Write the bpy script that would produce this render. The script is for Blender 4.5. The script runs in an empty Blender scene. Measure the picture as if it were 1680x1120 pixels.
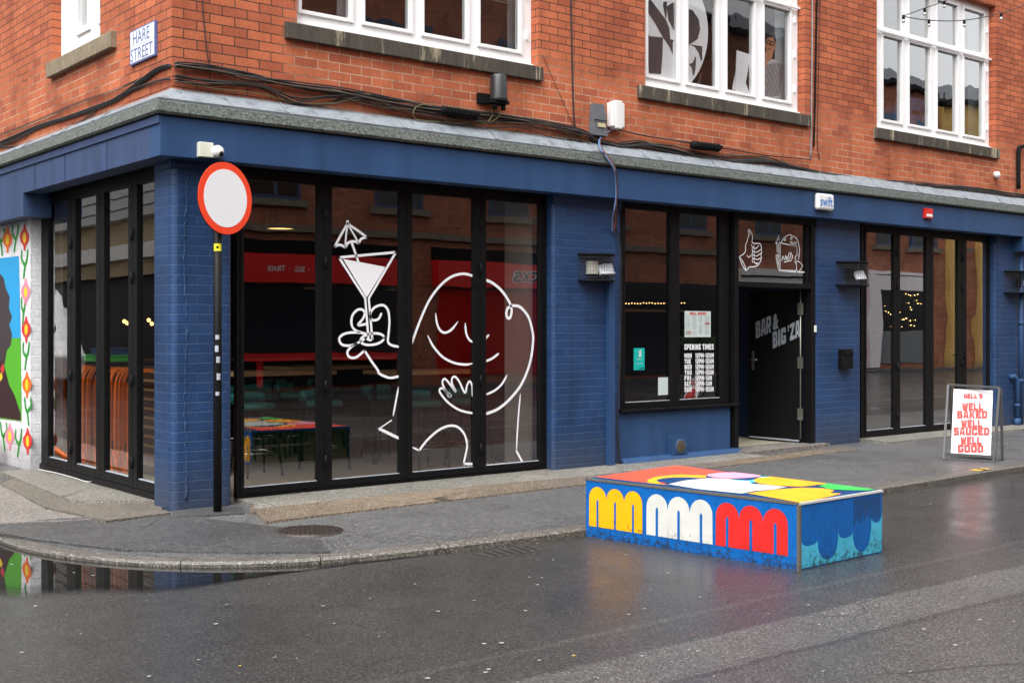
import bpy, math, random
from mathutils import Vector, Matrix
from bpy_extras.io_utils import axis_conversion
random.seed(7)
sc = bpy.context.scene
R = math.radians
# ------------------------------------------------------------------ camera
FPX, HZ, CAMH, YAW = 1980.0, 539.0, 1.54, R(50.93)
AX = (math.cos(YAW), math.sin(YAW)); RT = (math.sin(YAW), -math.cos(YAW))
CX, CY = -4.197, -9.7308
cam = bpy.data.objects.new("camera", bpy.data.cameras.new("camera"))
sc.collection.objects.link(cam); sc.camera = cam
cam.location = (CX, CY, CAMH)
cam.rotation_euler = (R(90), 0, YAW - R(90))
cam.data.sensor_width = 36; cam.data.lens = FPX / 1680 * 36
cam.data.shift_y = (HZ - 560) / 1680
cam.data.clip_start = 0.1; cam.data.clip_end = 600
# ------------------------------------------------------------------ sky, sun, exposure
w = bpy.data.worlds.new("World"); sc.world = w; w.use_nodes = True
wn = w.node_tree; wn.nodes.clear()
sky = wn.nodes.new('ShaderNodeTexSky'); sky.sky_type = 'NISHITA'; sky.sun_disc = False
SUN_EL, SUN_AZ = 60, 240      # degrees, azimuth clockwise from +Y
sky.sun_elevation = R(SUN_EL); sky.sun_rotation = R(SUN_AZ)
sky.air_density = 1.0; sky.dust_density = 5.0; sky.ozone_density = 1.0
hs = wn.nodes.new('ShaderNodeHueSaturation'); hs.inputs['Saturation'].default_value = 0.10
bg = wn.nodes.new('ShaderNodeBackground'); bg.inputs['Strength'].default_value = 0.15
out = wn.nodes.new('ShaderNodeOutputWorld')
wn.links.new(sky.outputs[0], hs.inputs['Color']); wn.links.new(hs.outputs[0], bg.inputs[0]); wn.links.new(bg.outputs[0], out.inputs[0])
sl = bpy.data.lights.new("sun", 'SUN'); sl.energy = 0.7; sl.angle = R(60); sl.color = (1, .97, .93)
sun = bpy.data.objects.new("sun", sl); sc.collection.objects.link(sun)
sd = Vector((math.sin(R(SUN_AZ)) * math.cos(R(SUN_EL)), math.cos(R(SUN_AZ)) * math.cos(R(SUN_EL)), math.sin(R(SUN_EL))))
sun.rotation_euler = sd.to_track_quat('Z', 'Y').to_euler(); sun.location = (0, -10, 30)
sc.view_settings.view_transform = 'Standard'; sc.view_settings.look = 'None'
sc.view_settings.exposure = 1.40; sc.view_settings.gamma = 1.0
sc.render.engine = 'CYCLES'
sc.cycles.use_denoising = True
sc.cycles.max_bounces = 8; sc.cycles.transparent_max_bounces = 16; sc.cycles.caustics_reflective = False

# ------------------------------------------------------------------ survey helpers: photo measurement -> metres on a real plane
def ray(px):
    t = (px - 840) / FPX
    return AX[0] + t * RT[0], AX[1] + t * RT[1]
def F(px, py, Y=0.0):
    r = ray(px); d = (Y - CY) / r[1]
    return (CX + d * r[0], CAMH + (HZ - py) * d / FPX)
def L(px, py, X=0.0):
    r = ray(px); d = (X - CX) / r[0]
    return (CY + d * r[1], CAMH + (HZ - py) * d / FPX)
def G(px, py, z=0.0):
    d = (CAMH - z) * FPX / (py - HZ); r = ray(px)
    return (CX + d * r[0], CY + d * r[1])
def F3(px, py, Y=0.0):
    x, z = F(px, py, Y); return Vector((x, Y, z))
def L3(px, py, X=0.0):
    y, z = L(px, py, X); return Vector((X, y, z))

# ------------------------------------------------------------------ materials
def srgb(*c):
    return tuple(((v / 255) / 12.92 if v <= 10 else ((v / 255 + .055) / 1.055) ** 2.4) for v in c)
MATS = {}
def N(nt, t, **kw):
    n = nt.nodes.new(t)
    for k, v in kw.items():
        if k in n.inputs: n.inputs[k].default_value = v
        else: setattr(n, k, v)
    return n
def mat(name, col, rough=.6, metal=0, var=.12, scale=6, bump=0, bscale=60, spec=.5, coat=0, emit=None, estr=1, streak=False, dirt=None, grime_shade=None, ridges=0):
    if name in MATS: return MATS[name]
    m = bpy.data.materials.new(name); m.use_nodes = True; nt = m.node_tree
    b = nt.nodes['Principled BSDF']; lk = nt.links.new
    b.inputs['Roughness'].default_value = rough; b.inputs['Metallic'].default_value = metal
    b.inputs['Specular IOR Level'].default_value = spec; b.inputs['Coat Weight'].default_value = coat
    geo = N(nt, 'ShaderNodeNewGeometry')
    mp = N(nt, 'ShaderNodeMapping'); lk(geo.outputs['Position'], mp.inputs['Vector'])
    if streak: mp.inputs['Scale'].default_value = (1, 1, .12)
    no = N(nt, 'ShaderNodeTexNoise', Scale=scale, Detail=6.0, Roughness=.6); lk(mp.outputs[0], no.inputs['Vector'])
    mr = N(nt, 'ShaderNodeMapRange'); mr.inputs['From Min'].default_value = .25; mr.inputs['From Max'].default_value = .75
    mr.inputs['To Min'].default_value = 1 - var; mr.inputs['To Max'].default_value = 1 + var
    lk(no.outputs['Fac'], mr.inputs['Value'])
    mu = N(nt, 'ShaderNodeVectorMath', operation='SCALE'); mu.inputs[0].default_value = col[:3]; lk(mr.outputs[0], mu.inputs['Scale'])
    last = mu.outputs[0]
    if dirt:
        n2 = N(nt, 'ShaderNodeTexNoise', Scale=dirt[1], Detail=8.0, Roughness=.7); lk(mp.outputs[0], n2.inputs['Vector'])
        cr = N(nt, 'ShaderNodeMapRange'); cr.inputs['From Min'].default_value = dirt[2]; cr.inputs['From Max'].default_value = dirt[2] + .12
        lk(n2.outputs['Fac'], cr.inputs['Value'])
        mx = N(nt, 'ShaderNodeMixRGB'); lk(cr.outputs[0], mx.inputs['Fac']); lk(last, mx.inputs['Color1'])
        mx.inputs['Color2'].default_value = (*dirt[0], 1); last = mx.outputs[0]
    if grime_shade:  # ragged black grime at the foot, with contact shade painted into it
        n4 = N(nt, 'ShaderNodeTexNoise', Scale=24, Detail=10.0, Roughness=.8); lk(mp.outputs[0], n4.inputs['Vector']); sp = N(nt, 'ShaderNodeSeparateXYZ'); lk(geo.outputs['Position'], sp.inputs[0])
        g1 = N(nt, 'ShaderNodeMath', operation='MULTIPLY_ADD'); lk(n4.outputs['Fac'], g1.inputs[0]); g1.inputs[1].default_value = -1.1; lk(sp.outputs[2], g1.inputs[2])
        g2 = N(nt, 'ShaderNodeMapRange'); lk(g1.outputs[0], g2.inputs['Value']); g2.inputs['From Min'].default_value = grime_shade; g2.inputs['From Max'].default_value = grime_shade - .12; g2.inputs['To Max'].default_value = .85
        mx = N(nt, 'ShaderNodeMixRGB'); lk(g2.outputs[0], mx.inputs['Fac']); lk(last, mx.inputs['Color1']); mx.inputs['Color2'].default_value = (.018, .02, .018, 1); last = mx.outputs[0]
    lk(last, b.inputs['Base Color'])
    mr2 = N(nt, 'ShaderNodeMapRange'); mr2.inputs['To Min'].default_value = max(.02, rough - .1); mr2.inputs['To Max'].default_value = min(1, rough + .12)
    lk(no.outputs['Fac'], mr2.inputs['Value']); lk(mr2.outputs[0], b.inputs['Roughness'])
    if bump:
        n3 = N(nt, 'ShaderNodeTexNoise', Scale=bscale, Detail=4.0); lk(geo.outputs['Position'], n3.inputs['Vector'])
        bp = N(nt, 'ShaderNodeBump', Strength=bump, Distance=.01); lk(n3.outputs['Fac'], bp.inputs['Height']); lk(bp.outputs[0], b.inputs['Normal'])
    if ridges:
        sx_ = N(nt, 'ShaderNodeSeparateXYZ'); lk(geo.outputs['Position'], sx_.inputs[0]); nz = N(nt, 'ShaderNodeSeparateXYZ'); lk(geo.outputs['Normal'], nz.inputs[0])
        au = N(nt, 'ShaderNodeMath', operation='ADD'); lk(sx_.outputs[0], au.inputs[0]); lk(sx_.outputs[1], au.inputs[1])
        fr_ = N(nt, 'ShaderNodeMath', operation='MULTIPLY'); lk(au.outputs[0], fr_.inputs[0]); fr_.inputs[1].default_value = 2 * math.pi / .022
        sn = N(nt, 'ShaderNodeMath', operation='SINE'); lk(fr_.outputs[0], sn.inputs[0])
        az = N(nt, 'ShaderNodeMath', operation='ABSOLUTE'); lk(nz.outputs[2], az.inputs[0]); iz = N(nt, 'ShaderNodeMath', operation='SUBTRACT'); iz.inputs[0].default_value = 1; lk(az.outputs[0], iz.inputs[1])
        hm_ = N(nt, 'ShaderNodeMath', operation='MULTIPLY'); lk(sn.outputs[0], hm_.inputs[0]); lk(iz.outputs[0], hm_.inputs[1])
        bpr = N(nt, 'ShaderNodeBump', Strength=ridges, Distance=.004); lk(hm_.outputs[0], bpr.inputs['Height'])
        if b.inputs['Normal'].links: lk(b.inputs['Normal'].links[0].from_socket, bpr.inputs['Normal'])
        lk(bpr.outputs[0], b.inputs['Normal'])
    if emit:
        b.inputs['Emission Color'].default_value = (*emit, 1); b.inputs['Emission Strength'].default_value = estr
    MATS[name] = m; return m

def brick_mat(name, c1, c2, mortar, painted=False, rough=.8, bump=.5, mpale=None, varc=.28):
    m = bpy.data.materials.new(name); m.use_nodes = True; nt = m.node_tree; lk = nt.links.new
    b = nt.nodes['Principled BSDF']; b.inputs['Roughness'].default_value = rough; b.inputs['Specular IOR Level'].default_value = .35 if painted else .2
    geo = N(nt, 'ShaderNodeNewGeometry'); sp = N(nt, 'ShaderNodeSeparateXYZ'); lk(geo.outputs['Position'], sp.inputs[0])
    ad = N(nt, 'ShaderNodeMath', operation='ADD'); lk(sp.outputs[0], ad.inputs[0]); lk(sp.outputs[1], ad.inputs[1])
    # slight wobble of the courses
    nw = N(nt, 'ShaderNodeTexNoise', Scale=2.5, Detail=3.0); lk(geo.outputs['Position'], nw.inputs['Vector'])
    wv = N(nt, 'ShaderNodeMath', operation='MULTIPLY_ADD'); lk(nw.outputs['Fac'], wv.inputs[0]); wv.inputs[1].default_value = .012; lk(sp.outputs[2], wv.inputs[2])
    wu = N(nt, 'ShaderNodeMath', operation='MULTIPLY_ADD'); lk(nw.outputs['Fac'], wu.inputs[0]); wu.inputs[1].default_value = .02; lk(ad.outputs[0], wu.inputs[2])
    cb = N(nt, 'ShaderNodeCombineXYZ'); lk(wu.outputs[0], cb.inputs[0]); lk(wv.outputs[0], cb.inputs[1])
    br = N(nt, 'ShaderNodeTexBrick'); lk(cb.outputs[0], br.inputs['Vector'])
    br.offset = .5; br.inputs['Scale'].default_value = 1; br.inputs['Brick Width'].default_value = .235; br.inputs['Row Height'].default_value = .0836
    br.inputs['Mortar Size'].default_value = .0065 if painted else .0048; br.inputs['Mortar Smooth'].default_value = .35 if painted else .15
    br.inputs['Color1'].default_value = (*c1, 1); br.inputs['Color2'].default_value = (*c2, 1); br.inputs['Bias'].default_value = -.35
    # per-wall variation
    n1 = N(nt, 'ShaderNodeTexNoise', Scale=1.3, Detail=8.0, Roughness=.65); lk(geo.outputs['Position'], n1.inputs['Vector'])
    n2 = N(nt, 'ShaderNodeTexNoise', Scale=38, Detail=6.0, Roughness=.7); lk(geo.outputs['Position'], n2.inputs['Vector'])
    if not painted:
        mm = N(nt, 'ShaderNodeMixRGB'); mm.inputs['Color1'].default_value = (*mortar, 1); mm.inputs['Color2'].default_value = (*(mpale or mortar), 1)
        a = N(nt, 'ShaderNodeMapRange'); lk(sp.outputs[2], a.inputs['Value']); a.inputs['From Min'].default_value = 4.55; a.inputs['From Max'].default_value = 4.15
        bN = N(nt, 'ShaderNodeMapRange'); lk(n1.outputs['Fac'], bN.inputs['Value']); bN.inputs['From Min'].default_value = .36; bN.inputs['From Max'].default_value = .52
        c0 = N(nt, 'ShaderNodeMath', operation='MULTIPLY'); lk(a.outputs[0], c0.inputs[0]); lk(bN.outputs[0], c0.inputs[1])
        ux = N(nt, 'ShaderNodeMapRange'); lk(ad.outputs[0], ux.inputs['Value']); ux.inputs['From Min'].default_value = 1.0; ux.inputs['From Max'].default_value = 1.25
        c = N(nt, 'ShaderNodeMath', operation='MULTIPLY'); lk(c0.outputs[0], c.inputs[0]); lk(ux.outputs[0], c.inputs[1]); lk(c.outputs[0], mm.inputs['Fac'])
        lk(mm.outputs[0], br.inputs['Mortar'])
    else: br.inputs['Mortar'].default_value = (*mortar, 1)
    v1 = N(nt, 'ShaderNodeMapRange'); lk(n1.outputs['Fac'], v1.inputs['Value']); v1.inputs['From Min'].default_value = .3; v1.inputs['From Max'].default_value = .7
    v1.inputs['To Min'].default_value = 1 - varc; v1.inputs['To Max'].default_value = 1 + varc * .6
    v2 = N(nt, 'ShaderNodeMapRange'); lk(n2.outputs['Fac'], v2.inputs['Value']); v2.inputs['From Min'].default_value = .3; v2.inputs['From Max'].default_value = .7
    v2.inputs['To Min'].default_value = .78; v2.inputs['To Max'].default_value = 1.16
    vm = N(nt, 'ShaderNodeMath', operation='MULTIPLY'); lk(v1.outputs[0], vm.inputs[0]); lk(v2.outputs[0], vm.inputs[1])
    sc_ = N(nt, 'ShaderNodeVectorMath', operation='SCALE'); lk(br.outputs['Color'], sc_.inputs[0]); lk(vm.outputs[0], sc_.inputs['Scale'])
    last = sc_.outputs[0]
    ms_ = N(nt, 'ShaderNodeMapping'); ms_.inputs['Scale'].default_value = (5, 5, .5); lk(geo.outputs['Position'], ms_.inputs[0])     # soot and rain runs
    ns_ = N(nt, 'ShaderNodeTexNoise', Scale=1.0, Detail=8.0, Roughness=.7); lk(ms_.outputs[0], ns_.inputs['Vector'])
    rs_ = N(nt, 'ShaderNodeMapRange'); lk(ns_.outputs['Fac'], rs_.inputs['Value']); rs_.inputs['From Min'].default_value = .5; rs_.inputs['From Max'].default_value = .72; rs_.inputs['To Max'].default_value = .45
    mr_ = N(nt, 'ShaderNodeMixRGB', blend_type='MULTIPLY'); lk(rs_.outputs[0], mr_.inputs['Fac']); lk(last, mr_.inputs['Color1']); mr_.inputs['Color2'].default_value = (.45, .42, .42, 1); last = mr_.outputs[0]
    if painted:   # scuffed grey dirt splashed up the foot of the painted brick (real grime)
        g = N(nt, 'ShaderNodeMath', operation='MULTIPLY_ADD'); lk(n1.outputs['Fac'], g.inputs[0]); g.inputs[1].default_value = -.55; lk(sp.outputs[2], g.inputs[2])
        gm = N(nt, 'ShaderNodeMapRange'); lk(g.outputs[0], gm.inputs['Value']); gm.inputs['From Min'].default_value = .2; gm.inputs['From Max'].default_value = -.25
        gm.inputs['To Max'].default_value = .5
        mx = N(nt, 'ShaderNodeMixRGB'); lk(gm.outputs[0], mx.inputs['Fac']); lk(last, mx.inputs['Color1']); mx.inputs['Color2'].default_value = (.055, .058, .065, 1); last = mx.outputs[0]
    lk(last, b.inputs['Base Color'])
    hm = N(nt, 'ShaderNodeMath', operation='MULTIPLY_ADD'); lk(br.outputs['Fac'], hm.inputs[0]); hm.inputs[1].default_value = -1.0; hm.inputs[2].default_value = 1
    ha = N(nt, 'ShaderNodeMath', operation='MULTIPLY_ADD'); lk(n2.outputs['Fac'], ha.inputs[0]); ha.inputs[1].default_value = .35; lk(hm.outputs[0], ha.inputs[2])
    bp = N(nt, 'ShaderNodeBump', Strength=bump, Distance=.012); lk(ha.outputs[0], bp.inputs['Height']); lk(bp.outputs[0], b.inputs['Normal'])
    MATS[name] = m; return m

def glass_mat(name, boost=1.7, tint=(.93, .95, .95), wav=.02, wscale=1.6):
    m = bpy.data.materials.new(name); m.use_nodes = True; nt = m.node_tree; nt.nodes.clear(); lk = nt.links.new
    o = N(nt, 'ShaderNodeOutputMaterial'); geo = N(nt, 'ShaderNodeNewGeometry')
    dp = N(nt, 'ShaderNodeVectorMath', operation='DOT_PRODUCT'); lk(geo.outputs['Incoming'], dp.inputs[0]); lk(geo.outputs['Normal'], dp.inputs[1])
    ab = N(nt, 'ShaderNodeMath', operation='ABSOLUTE'); lk(dp.outputs['Value'], ab.inputs[0])
    om = N(nt, 'ShaderNodeMath', operation='SUBTRACT'); om.inputs[0].default_value = 1; lk(ab.outputs[0], om.inputs[1])
    pw = N(nt, 'ShaderNodeMath', operation='POWER'); lk(om.outputs[0], pw.inputs[0]); pw.inputs[1].default_value = 3.6
    fr = N(nt, 'ShaderNodeMath', operation='MULTIPLY_ADD'); lk(pw.outputs[0], fr.inputs[0]); fr.inputs[1].default_value = .96; fr.inputs[2].default_value = .045
    fb = N(nt, 'ShaderNodeMath', operation='MULTIPLY'); lk(fr.outputs[0], fb.inputs[0]); fb.inputs[1].default_value = boost; fb.use_clamp = True
    tr = N(nt, 'ShaderNodeBsdfTransparent'); tr.inputs[0].default_value = (*tint, 1)
    gl = N(nt, 'ShaderNodeBsdfGlossy'); gl.inputs['Roughness'].default_value = .004
    no = N(nt, 'ShaderNodeTexNoise', Scale=wscale, Detail=1.0); mp = N(nt, 'ShaderNodeMapping'); mp.inputs['Scale'].default_value = (1, 1, .6)
    lk(geo.outputs['Position'], mp.inputs[0]); lk(mp.outputs[0], no.inputs['Vector'])
    bp = N(nt, 'ShaderNodeBump', Strength=1.0, Distance=wav); lk(no.outputs['Fac'], bp.inputs['Height']); lk(bp.outputs[0], gl.inputs['Normal'])
    mx = N(nt, 'ShaderNodeMixShader'); lk(fb.outputs[0], mx.inputs[0]); lk(tr.outputs[0], mx.inputs[1]); lk(gl.outputs[0], mx.inputs[2])
    lk(mx.outputs[0], o.inputs[0]); MATS[name] = m; return m

def asphalt_mat(name, base, wet=.8, seed=0, grain=1.0, coatr=.1, dry=.5, warm=(1, 1, 1), strips=(), film=None):
    m = bpy.data.materials.new(name); m.use_nodes = True; nt = m.node_tree; lk = nt.links.new
    b = nt.nodes['Principled BSDF']; geo = N(nt, 'ShaderNodeNewGeometry')
    mp = N(nt, 'ShaderNodeMapping'); mp.inputs['Location'].default_value = (seed, seed * .7, 0); lk(geo.outputs['Position'], mp.inputs[0])
    fine = N(nt, 'ShaderNodeTexVoronoi', Scale=120.0); lk(mp.outputs[0], fine.inputs['Vector'])
    fn = N(nt, 'ShaderNodeTexNoise', Scale=55.0, Detail=4.0, Roughness=.9); lk(mp.outputs[0], fn.inputs['Vector'])
    big = N(nt, 'ShaderNodeTexNoise', Scale=.55, Detail=7.0, Roughness=.62); lk(mp.outputs[0], big.inputs['Vector'])
    st = N(nt, 'ShaderNodeMapRange'); lk(fn.outputs['Fac'], st.inputs['Value']); st.inputs['From Min'].default_value = .32; st.inputs['From Max'].default_value = .72
    st.inputs['To Min'].default_value = .05; st.inputs['To Max'].default_value = 2.5
    bg2 = N(nt, 'ShaderNodeMapRange'); lk(big.outputs['Fac'], bg2.inputs['Value']); bg2.inputs['From Min'].default_value = .33; bg2.inputs['From Max'].default_value = .68
    bg2.inputs['To Min'].default_value = .75; bg2.inputs['To Max'].default_value = 1.3
    cell = N(nt, 'ShaderNodeMapRange'); lk(fine.outputs['Color'], cell.inputs['Value']); cell.inputs['To Min'].default_value = .15; cell.inputs['To Max'].default_value = 2.0
    m0 = N(nt, 'ShaderNodeMath', operation='MULTIPLY'); lk(st.outputs[0], m0.inputs[0]); lk(cell.outputs[0], m0.inputs[1])
    ml = N(nt, 'ShaderNodeMath', operation='MULTIPLY'); lk(m0.outputs[0], ml.inputs[0]); lk(bg2.outputs[0], ml.inputs[1])
    s = N(nt, 'ShaderNodeVectorMath', operation='SCALE'); s.inputs[0].default_value = tuple(base * q for q in warm); lk(ml.outputs[0], s.inputs['Scale'])
    # pale grit
    spk = N(nt, 'ShaderNodeMapRange'); lk(fine.outputs['Color'], spk.inputs['Value']); spk.inputs['From Min'].default_value = .76; spk.inputs['From Max'].default_value = .95
    mx = N(nt, 'ShaderNodeMixRGB'); mfac = N(nt, 'ShaderNodeMath', operation='MULTIPLY'); lk(spk.outputs[0], mfac.inputs[0]); mfac.inputs[1].default_value = .7
    lk(mfac.outputs[0], mx.inputs['Fac']); lk(s.outputs[0], mx.inputs['Color1']); mx.inputs['Color2'].default_value = (base * 5.5, base * 5.4, base * 5.2, 1)
    colour = mx.outputs[0]; mask = None
    sp = N(nt, 'ShaderNodeSeparateXYZ'); lk(geo.outputs['Position'], sp.inputs[0])
    en = N(nt, 'ShaderNodeTexNoise', Scale=2.2, Detail=8.0, Roughness=.75); lk(geo.outputs['Position'], en.inputs['Vector'])
    for (y0, y1, amt, slope) in strips:     # reinstated trench strips, rougher and drier than the road
        yy = N(nt, 'ShaderNodeMath', operation='MULTIPLY_ADD'); lk(sp.outputs[0], yy.inputs[0]); yy.inputs[1].default_value = slope; lk(sp.outputs[1], yy.inputs[2])
        y2 = N(nt, 'ShaderNodeMath', operation='MULTIPLY_ADD'); lk(en.outputs['Fac'], y2.inputs[0]); y2.inputs[1].default_value = .14; lk(yy.outputs[0], y2.inputs[2])
        a1 = N(nt, 'ShaderNodeMapRange'); lk(y2.outputs[0], a1.inputs['Value']); a1.inputs['From Min'].default_value = y0 + .07; a1.inputs['From Max'].default_value = y0 + .11
        a2 = N(nt, 'ShaderNodeMapRange'); lk(y2.outputs[0], a2.inputs['Value']); a2.inputs['From Min'].default_value = y1 + .10; a2.inputs['From Max'].default_value = y1 + .065
        mm = N(nt, 'ShaderNodeMath', operation='MULTIPLY'); lk(a1.outputs[0], mm.inputs[0]); lk(a2.outputs[0], mm.inputs[1])
        m3 = N(nt, 'ShaderNodeMath', operation='MULTIPLY'); lk(mm.outputs[0], m3.inputs[0]); m3.inputs[1].default_value = amt
        if mask is None: mask = m3.outputs[0]
        else:
            q = N(nt, 'ShaderNodeMath', operation='MAXIMUM'); lk(mask, q.inputs[0]); lk(m3.outputs[0], q.inputs[1]); mask = q.outputs[0]
    # a few fine cracks
    cv = N(nt, 'ShaderNodeTexVoronoi', Scale=.85, feature='DISTANCE_TO_EDGE'); cd = N(nt, 'ShaderNodeMixRGB'); cd.inputs['Fac'].default_value = .06; lk(mp.outputs[0], cd.inputs['Color1']); lk(en.outputs['Color'], cd.inputs['Color2']); lk(cd.outputs[0], cv.inputs['Vector'])
    ck = N(nt, 'ShaderNodeMapRange'); lk(cv.outputs['Distance'], ck.inputs['Value']); ck.inputs['From Min'].default_value = .007; ck.inputs['From Max'].default_value = .003
    ckm = N(nt, 'ShaderNodeMapRange'); lk(big.outputs['Fac'], ckm.inputs['Value']); ckm.inputs['From Min'].default_value = .5; ckm.inputs['From Max'].default_value = .58; ckm.inputs['To Max'].default_value = .8
    ckf = N(nt, 'ShaderNodeMath', operation='MULTIPLY'); lk(ck.outputs[0], ckf.inputs[0]); lk(ckm.outputs[0], ckf.inputs[1])
    cmx = N(nt, 'ShaderNodeMixRGB'); lk(ckf.outputs[0], cmx.inputs['Fac']); lk(colour, cmx.inputs['Color1']); cmx.inputs['Color2'].default_value = (.008, .008, .007, 1); colour = cmx.outputs[0]
    if mask is not None:
        sf = N(nt, 'ShaderNodeMath', operation='MULTIPLY_ADD'); lk(mask, sf.inputs[0]); sf.inputs[1].default_value = 1.5; sf.inputs[2].default_value = 1.0
        cs_ = N(nt, 'ShaderNodeVectorMath', operation='SCALE'); lk(colour, cs_.inputs[0]); lk(sf.outputs[0], cs_.inputs['Scale']); colour = cs_.outputs[0]
    lk(colour, b.inputs['Base Color'])
    b.inputs['Roughness'].default_value = .55
    wm = N(nt, 'ShaderNodeMapRange'); lk(big.outputs['Fac'], wm.inputs['Value']); wm.inputs['From Min'].default_value = dry + .1; wm.inputs['From Max'].default_value = dry - .12
    wm.inputs['To Min'].default_value = wet * .25; wm.inputs['To Max'].default_value = wet
    gm = N(nt, 'ShaderNodeMapRange'); lk(fn.outputs['Fac'], gm.inputs['Value']); gm.inputs['From Min'].default_value = .46; gm.inputs['From Max'].default_value = .66; gm.inputs['To Min'].default_value = 1; gm.inputs['To Max'].default_value = .25
    wg = N(nt, 'ShaderNodeMath', operation='MULTIPLY'); lk(wm.outputs[0], wg.inputs[0]); lk(gm.outputs[0], wg.inputs[1]); wm = wg
    cg = N(nt, 'ShaderNodeMapRange'); lk(fine.outputs['Color'], cg.inputs['Value']); cg.inputs['From Min'].default_value = .55; cg.inputs['From Max'].default_value = .9; cg.inputs['To Min'].default_value = 1; cg.inputs['To Max'].default_value = .35
    wg2 = N(nt, 'ShaderNodeMath', operation='MULTIPLY'); lk(wm.outputs[0], wg2.inputs[0]); lk(cg.outputs[0], wg2.inputs[1]); wm = wg2
    lk(wm.outputs[0], b.inputs['Coat Weight'])
    cr = N(nt, 'ShaderNodeMapRange'); lk(big.outputs['Fac'], cr.inputs['Value']); cr.inputs['From Min'].default_value = .4; cr.inputs['From Max'].default_value = .65
    cr.inputs['To Min'].default_value = coatr; cr.inputs['To Max'].default_value = coatr * 2.5; lk(cr.outputs[0], b.inputs['Coat Roughness'])
    b.inputs['Coat IOR'].default_value = 1.46
    if mask is not None:
        iv = N(nt, 'ShaderNodeMath', operation='MULTIPLY_ADD'); lk(mask, iv.inputs[0]); iv.inputs[1].default_value = -.75; iv.inputs[2].default_value = 1.0
        wv = N(nt, 'ShaderNodeMath', operation='MULTIPLY'); lk(wm.outputs[0], wv.inputs[0]); lk(iv.outputs[0], wv.inputs[1]); lk(wv.outputs[0], b.inputs['Coat Weight'])
    bp = N(nt, 'ShaderNodeBump', Strength=.7 * grain, Distance=.006); lk(fn.outputs['Fac'], bp.inputs['Height']); lk(bp.outputs[0], b.inputs['Normal'])
    bp2 = N(nt, 'ShaderNodeBump', Strength=.55 * grain, Distance=.005); lk(fn.outputs['Fac'], bp2.inputs['Height']); lk(bp2.outputs[0], b.inputs['Coat Normal'])
    if film:    # a thin standing film of water between the trench and the kerb: smoother coat there
        f1 = N(nt, 'ShaderNodeMapRange'); lk(sp.outputs[1], f1.inputs['Value']); f1.inputs['From Min'].default_value = film[0]; f1.inputs['From Max'].default_value = film[1]
        f2 = N(nt, 'ShaderNodeMapRange'); lk(en.outputs['Fac'], f2.inputs['Value']); f2.inputs['From Min'].default_value = .62; f2.inputs['From Max'].default_value = .40
        f2.inputs['To Min'].default_value = .25
        fm_ = N(nt, 'ShaderNodeMath', operation='MULTIPLY'); lk(f1.outputs[0], fm_.inputs[0]); lk(f2.outputs[0], fm_.inputs[1])
        fs1 = N(nt, 'ShaderNodeMath', operation='MULTIPLY_ADD'); lk(fm_.outputs[0], fs1.inputs[0]); fs1.inputs[1].default_value = -.38; fs1.inputs[2].default_value = .56; lk(fs1.outputs[0], bp2.inputs['Strength'])
        fd = N(nt, 'ShaderNodeMath', operation='MULTIPLY_ADD'); lk(fm_.outputs[0], fd.inputs[0]); fd.inputs[1].default_value = -.3; fd.inputs[2].default_value = 1.0
        old = b.inputs['Base Color'].links[0].from_socket; sc2 = N(nt, 'ShaderNodeVectorMath', operation='SCALE'); lk(old, sc2.inputs[0]); lk(fd.outputs[0], sc2.inputs['Scale']); lk(sc2.outputs[0], b.inputs['Base Color'])
    MATS[name] = m; return m

BRICK = brick_mat('red_brick', (.49, .142, .066), (.28, .068, .040), (.06, .038, .028), mpale=(.50, .34, .23))
BRICKO = brick_mat('old_brick', (.50, .19, .11), (.28, .10, .065), (.10, .075, .065), mpale=(.42, .34, .28))
YBRICK = brick_mat('yellow_brick', (.80, .52, .17), (.74, .48, .15), (.6, .4, .13), painted=True)
BLUEB = brick_mat('blue_painted_brick', (.021, .057, .150), (.015, .044, .122), (.036, .080, .185), painted=True, rough=.38, bump=1.0, varc=.32)
WHITEB = brick_mat('white_painted_brick', (.88, .88, .90), (.84, .84, .87), (.80, .80, .83), painted=True, rough=.45, bump=.5, varc=.05)
BLUE = mat('blue_paint', (.023, .062, .152), .5, spec=.3, var=.2, scale=4, streak=True, bump=.05, bscale=20, dirt=((.07, .11, .19), 22, .655))
BLUE2 = mat('blue_paint_weathered', (.036, .062, .14), .5, spec=.3, var=.3, scale=5, streak=True, bump=.05, bscale=20)
NAVY = mat('navy_paint', (.012, .022, .06), .5)
BLACK = mat('black_powder_coat', (.006, .006, .0065), .42, var=.3, scale=10, bump=.02, spec=.14)
BLACKM = mat('black_matt', (.007, .007, .0075), .6, spec=.12)
RUBBER = mat('black_cable_sheath', (.018, .017, .017), .45)
PVC = mat('white_frame_paint', (.84, .84, .84), .35, var=.04)
STONE = mat('sandstone_sill', (.055, .046, .035), .8, var=.45, scale=12, bump=.3, bscale=60, streak=True, dirt=((.42, .36, .24), 9, .545))
STONEL = mat('sandstone_sill_plain', (.22, .175, .115), .8, var=.3, scale=9, bump=.3)
LEAD = mat('lead_flashing', (.22, .245, .27), .4, metal=.0, var=.5, scale=9, streak=False, bump=.5, bscale=12, dirt=((.10, .11, .11), 9, .54))
CONC = mat('mossy_concrete', (.115, .130, .118), .85, var=.9, scale=45, bump=.8, bscale=60, dirt=((.02, .024, .02), 22, .57))
WHITEV = mat('white_vinyl', (.82, .83, .86), .4, var=.02)
GREYV = mat('grey_vinyl', (.36, .40, .45), .4, var=.1)
GLASS = glass_mat('shop_glass', 3.9, tint=(.76, .76, .76), wav=.0012)
GLASSD = glass_mat('folding_glass', 4.9, tint=(.82, .76, .76), wav=.0010, wscale=2.2)
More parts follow.
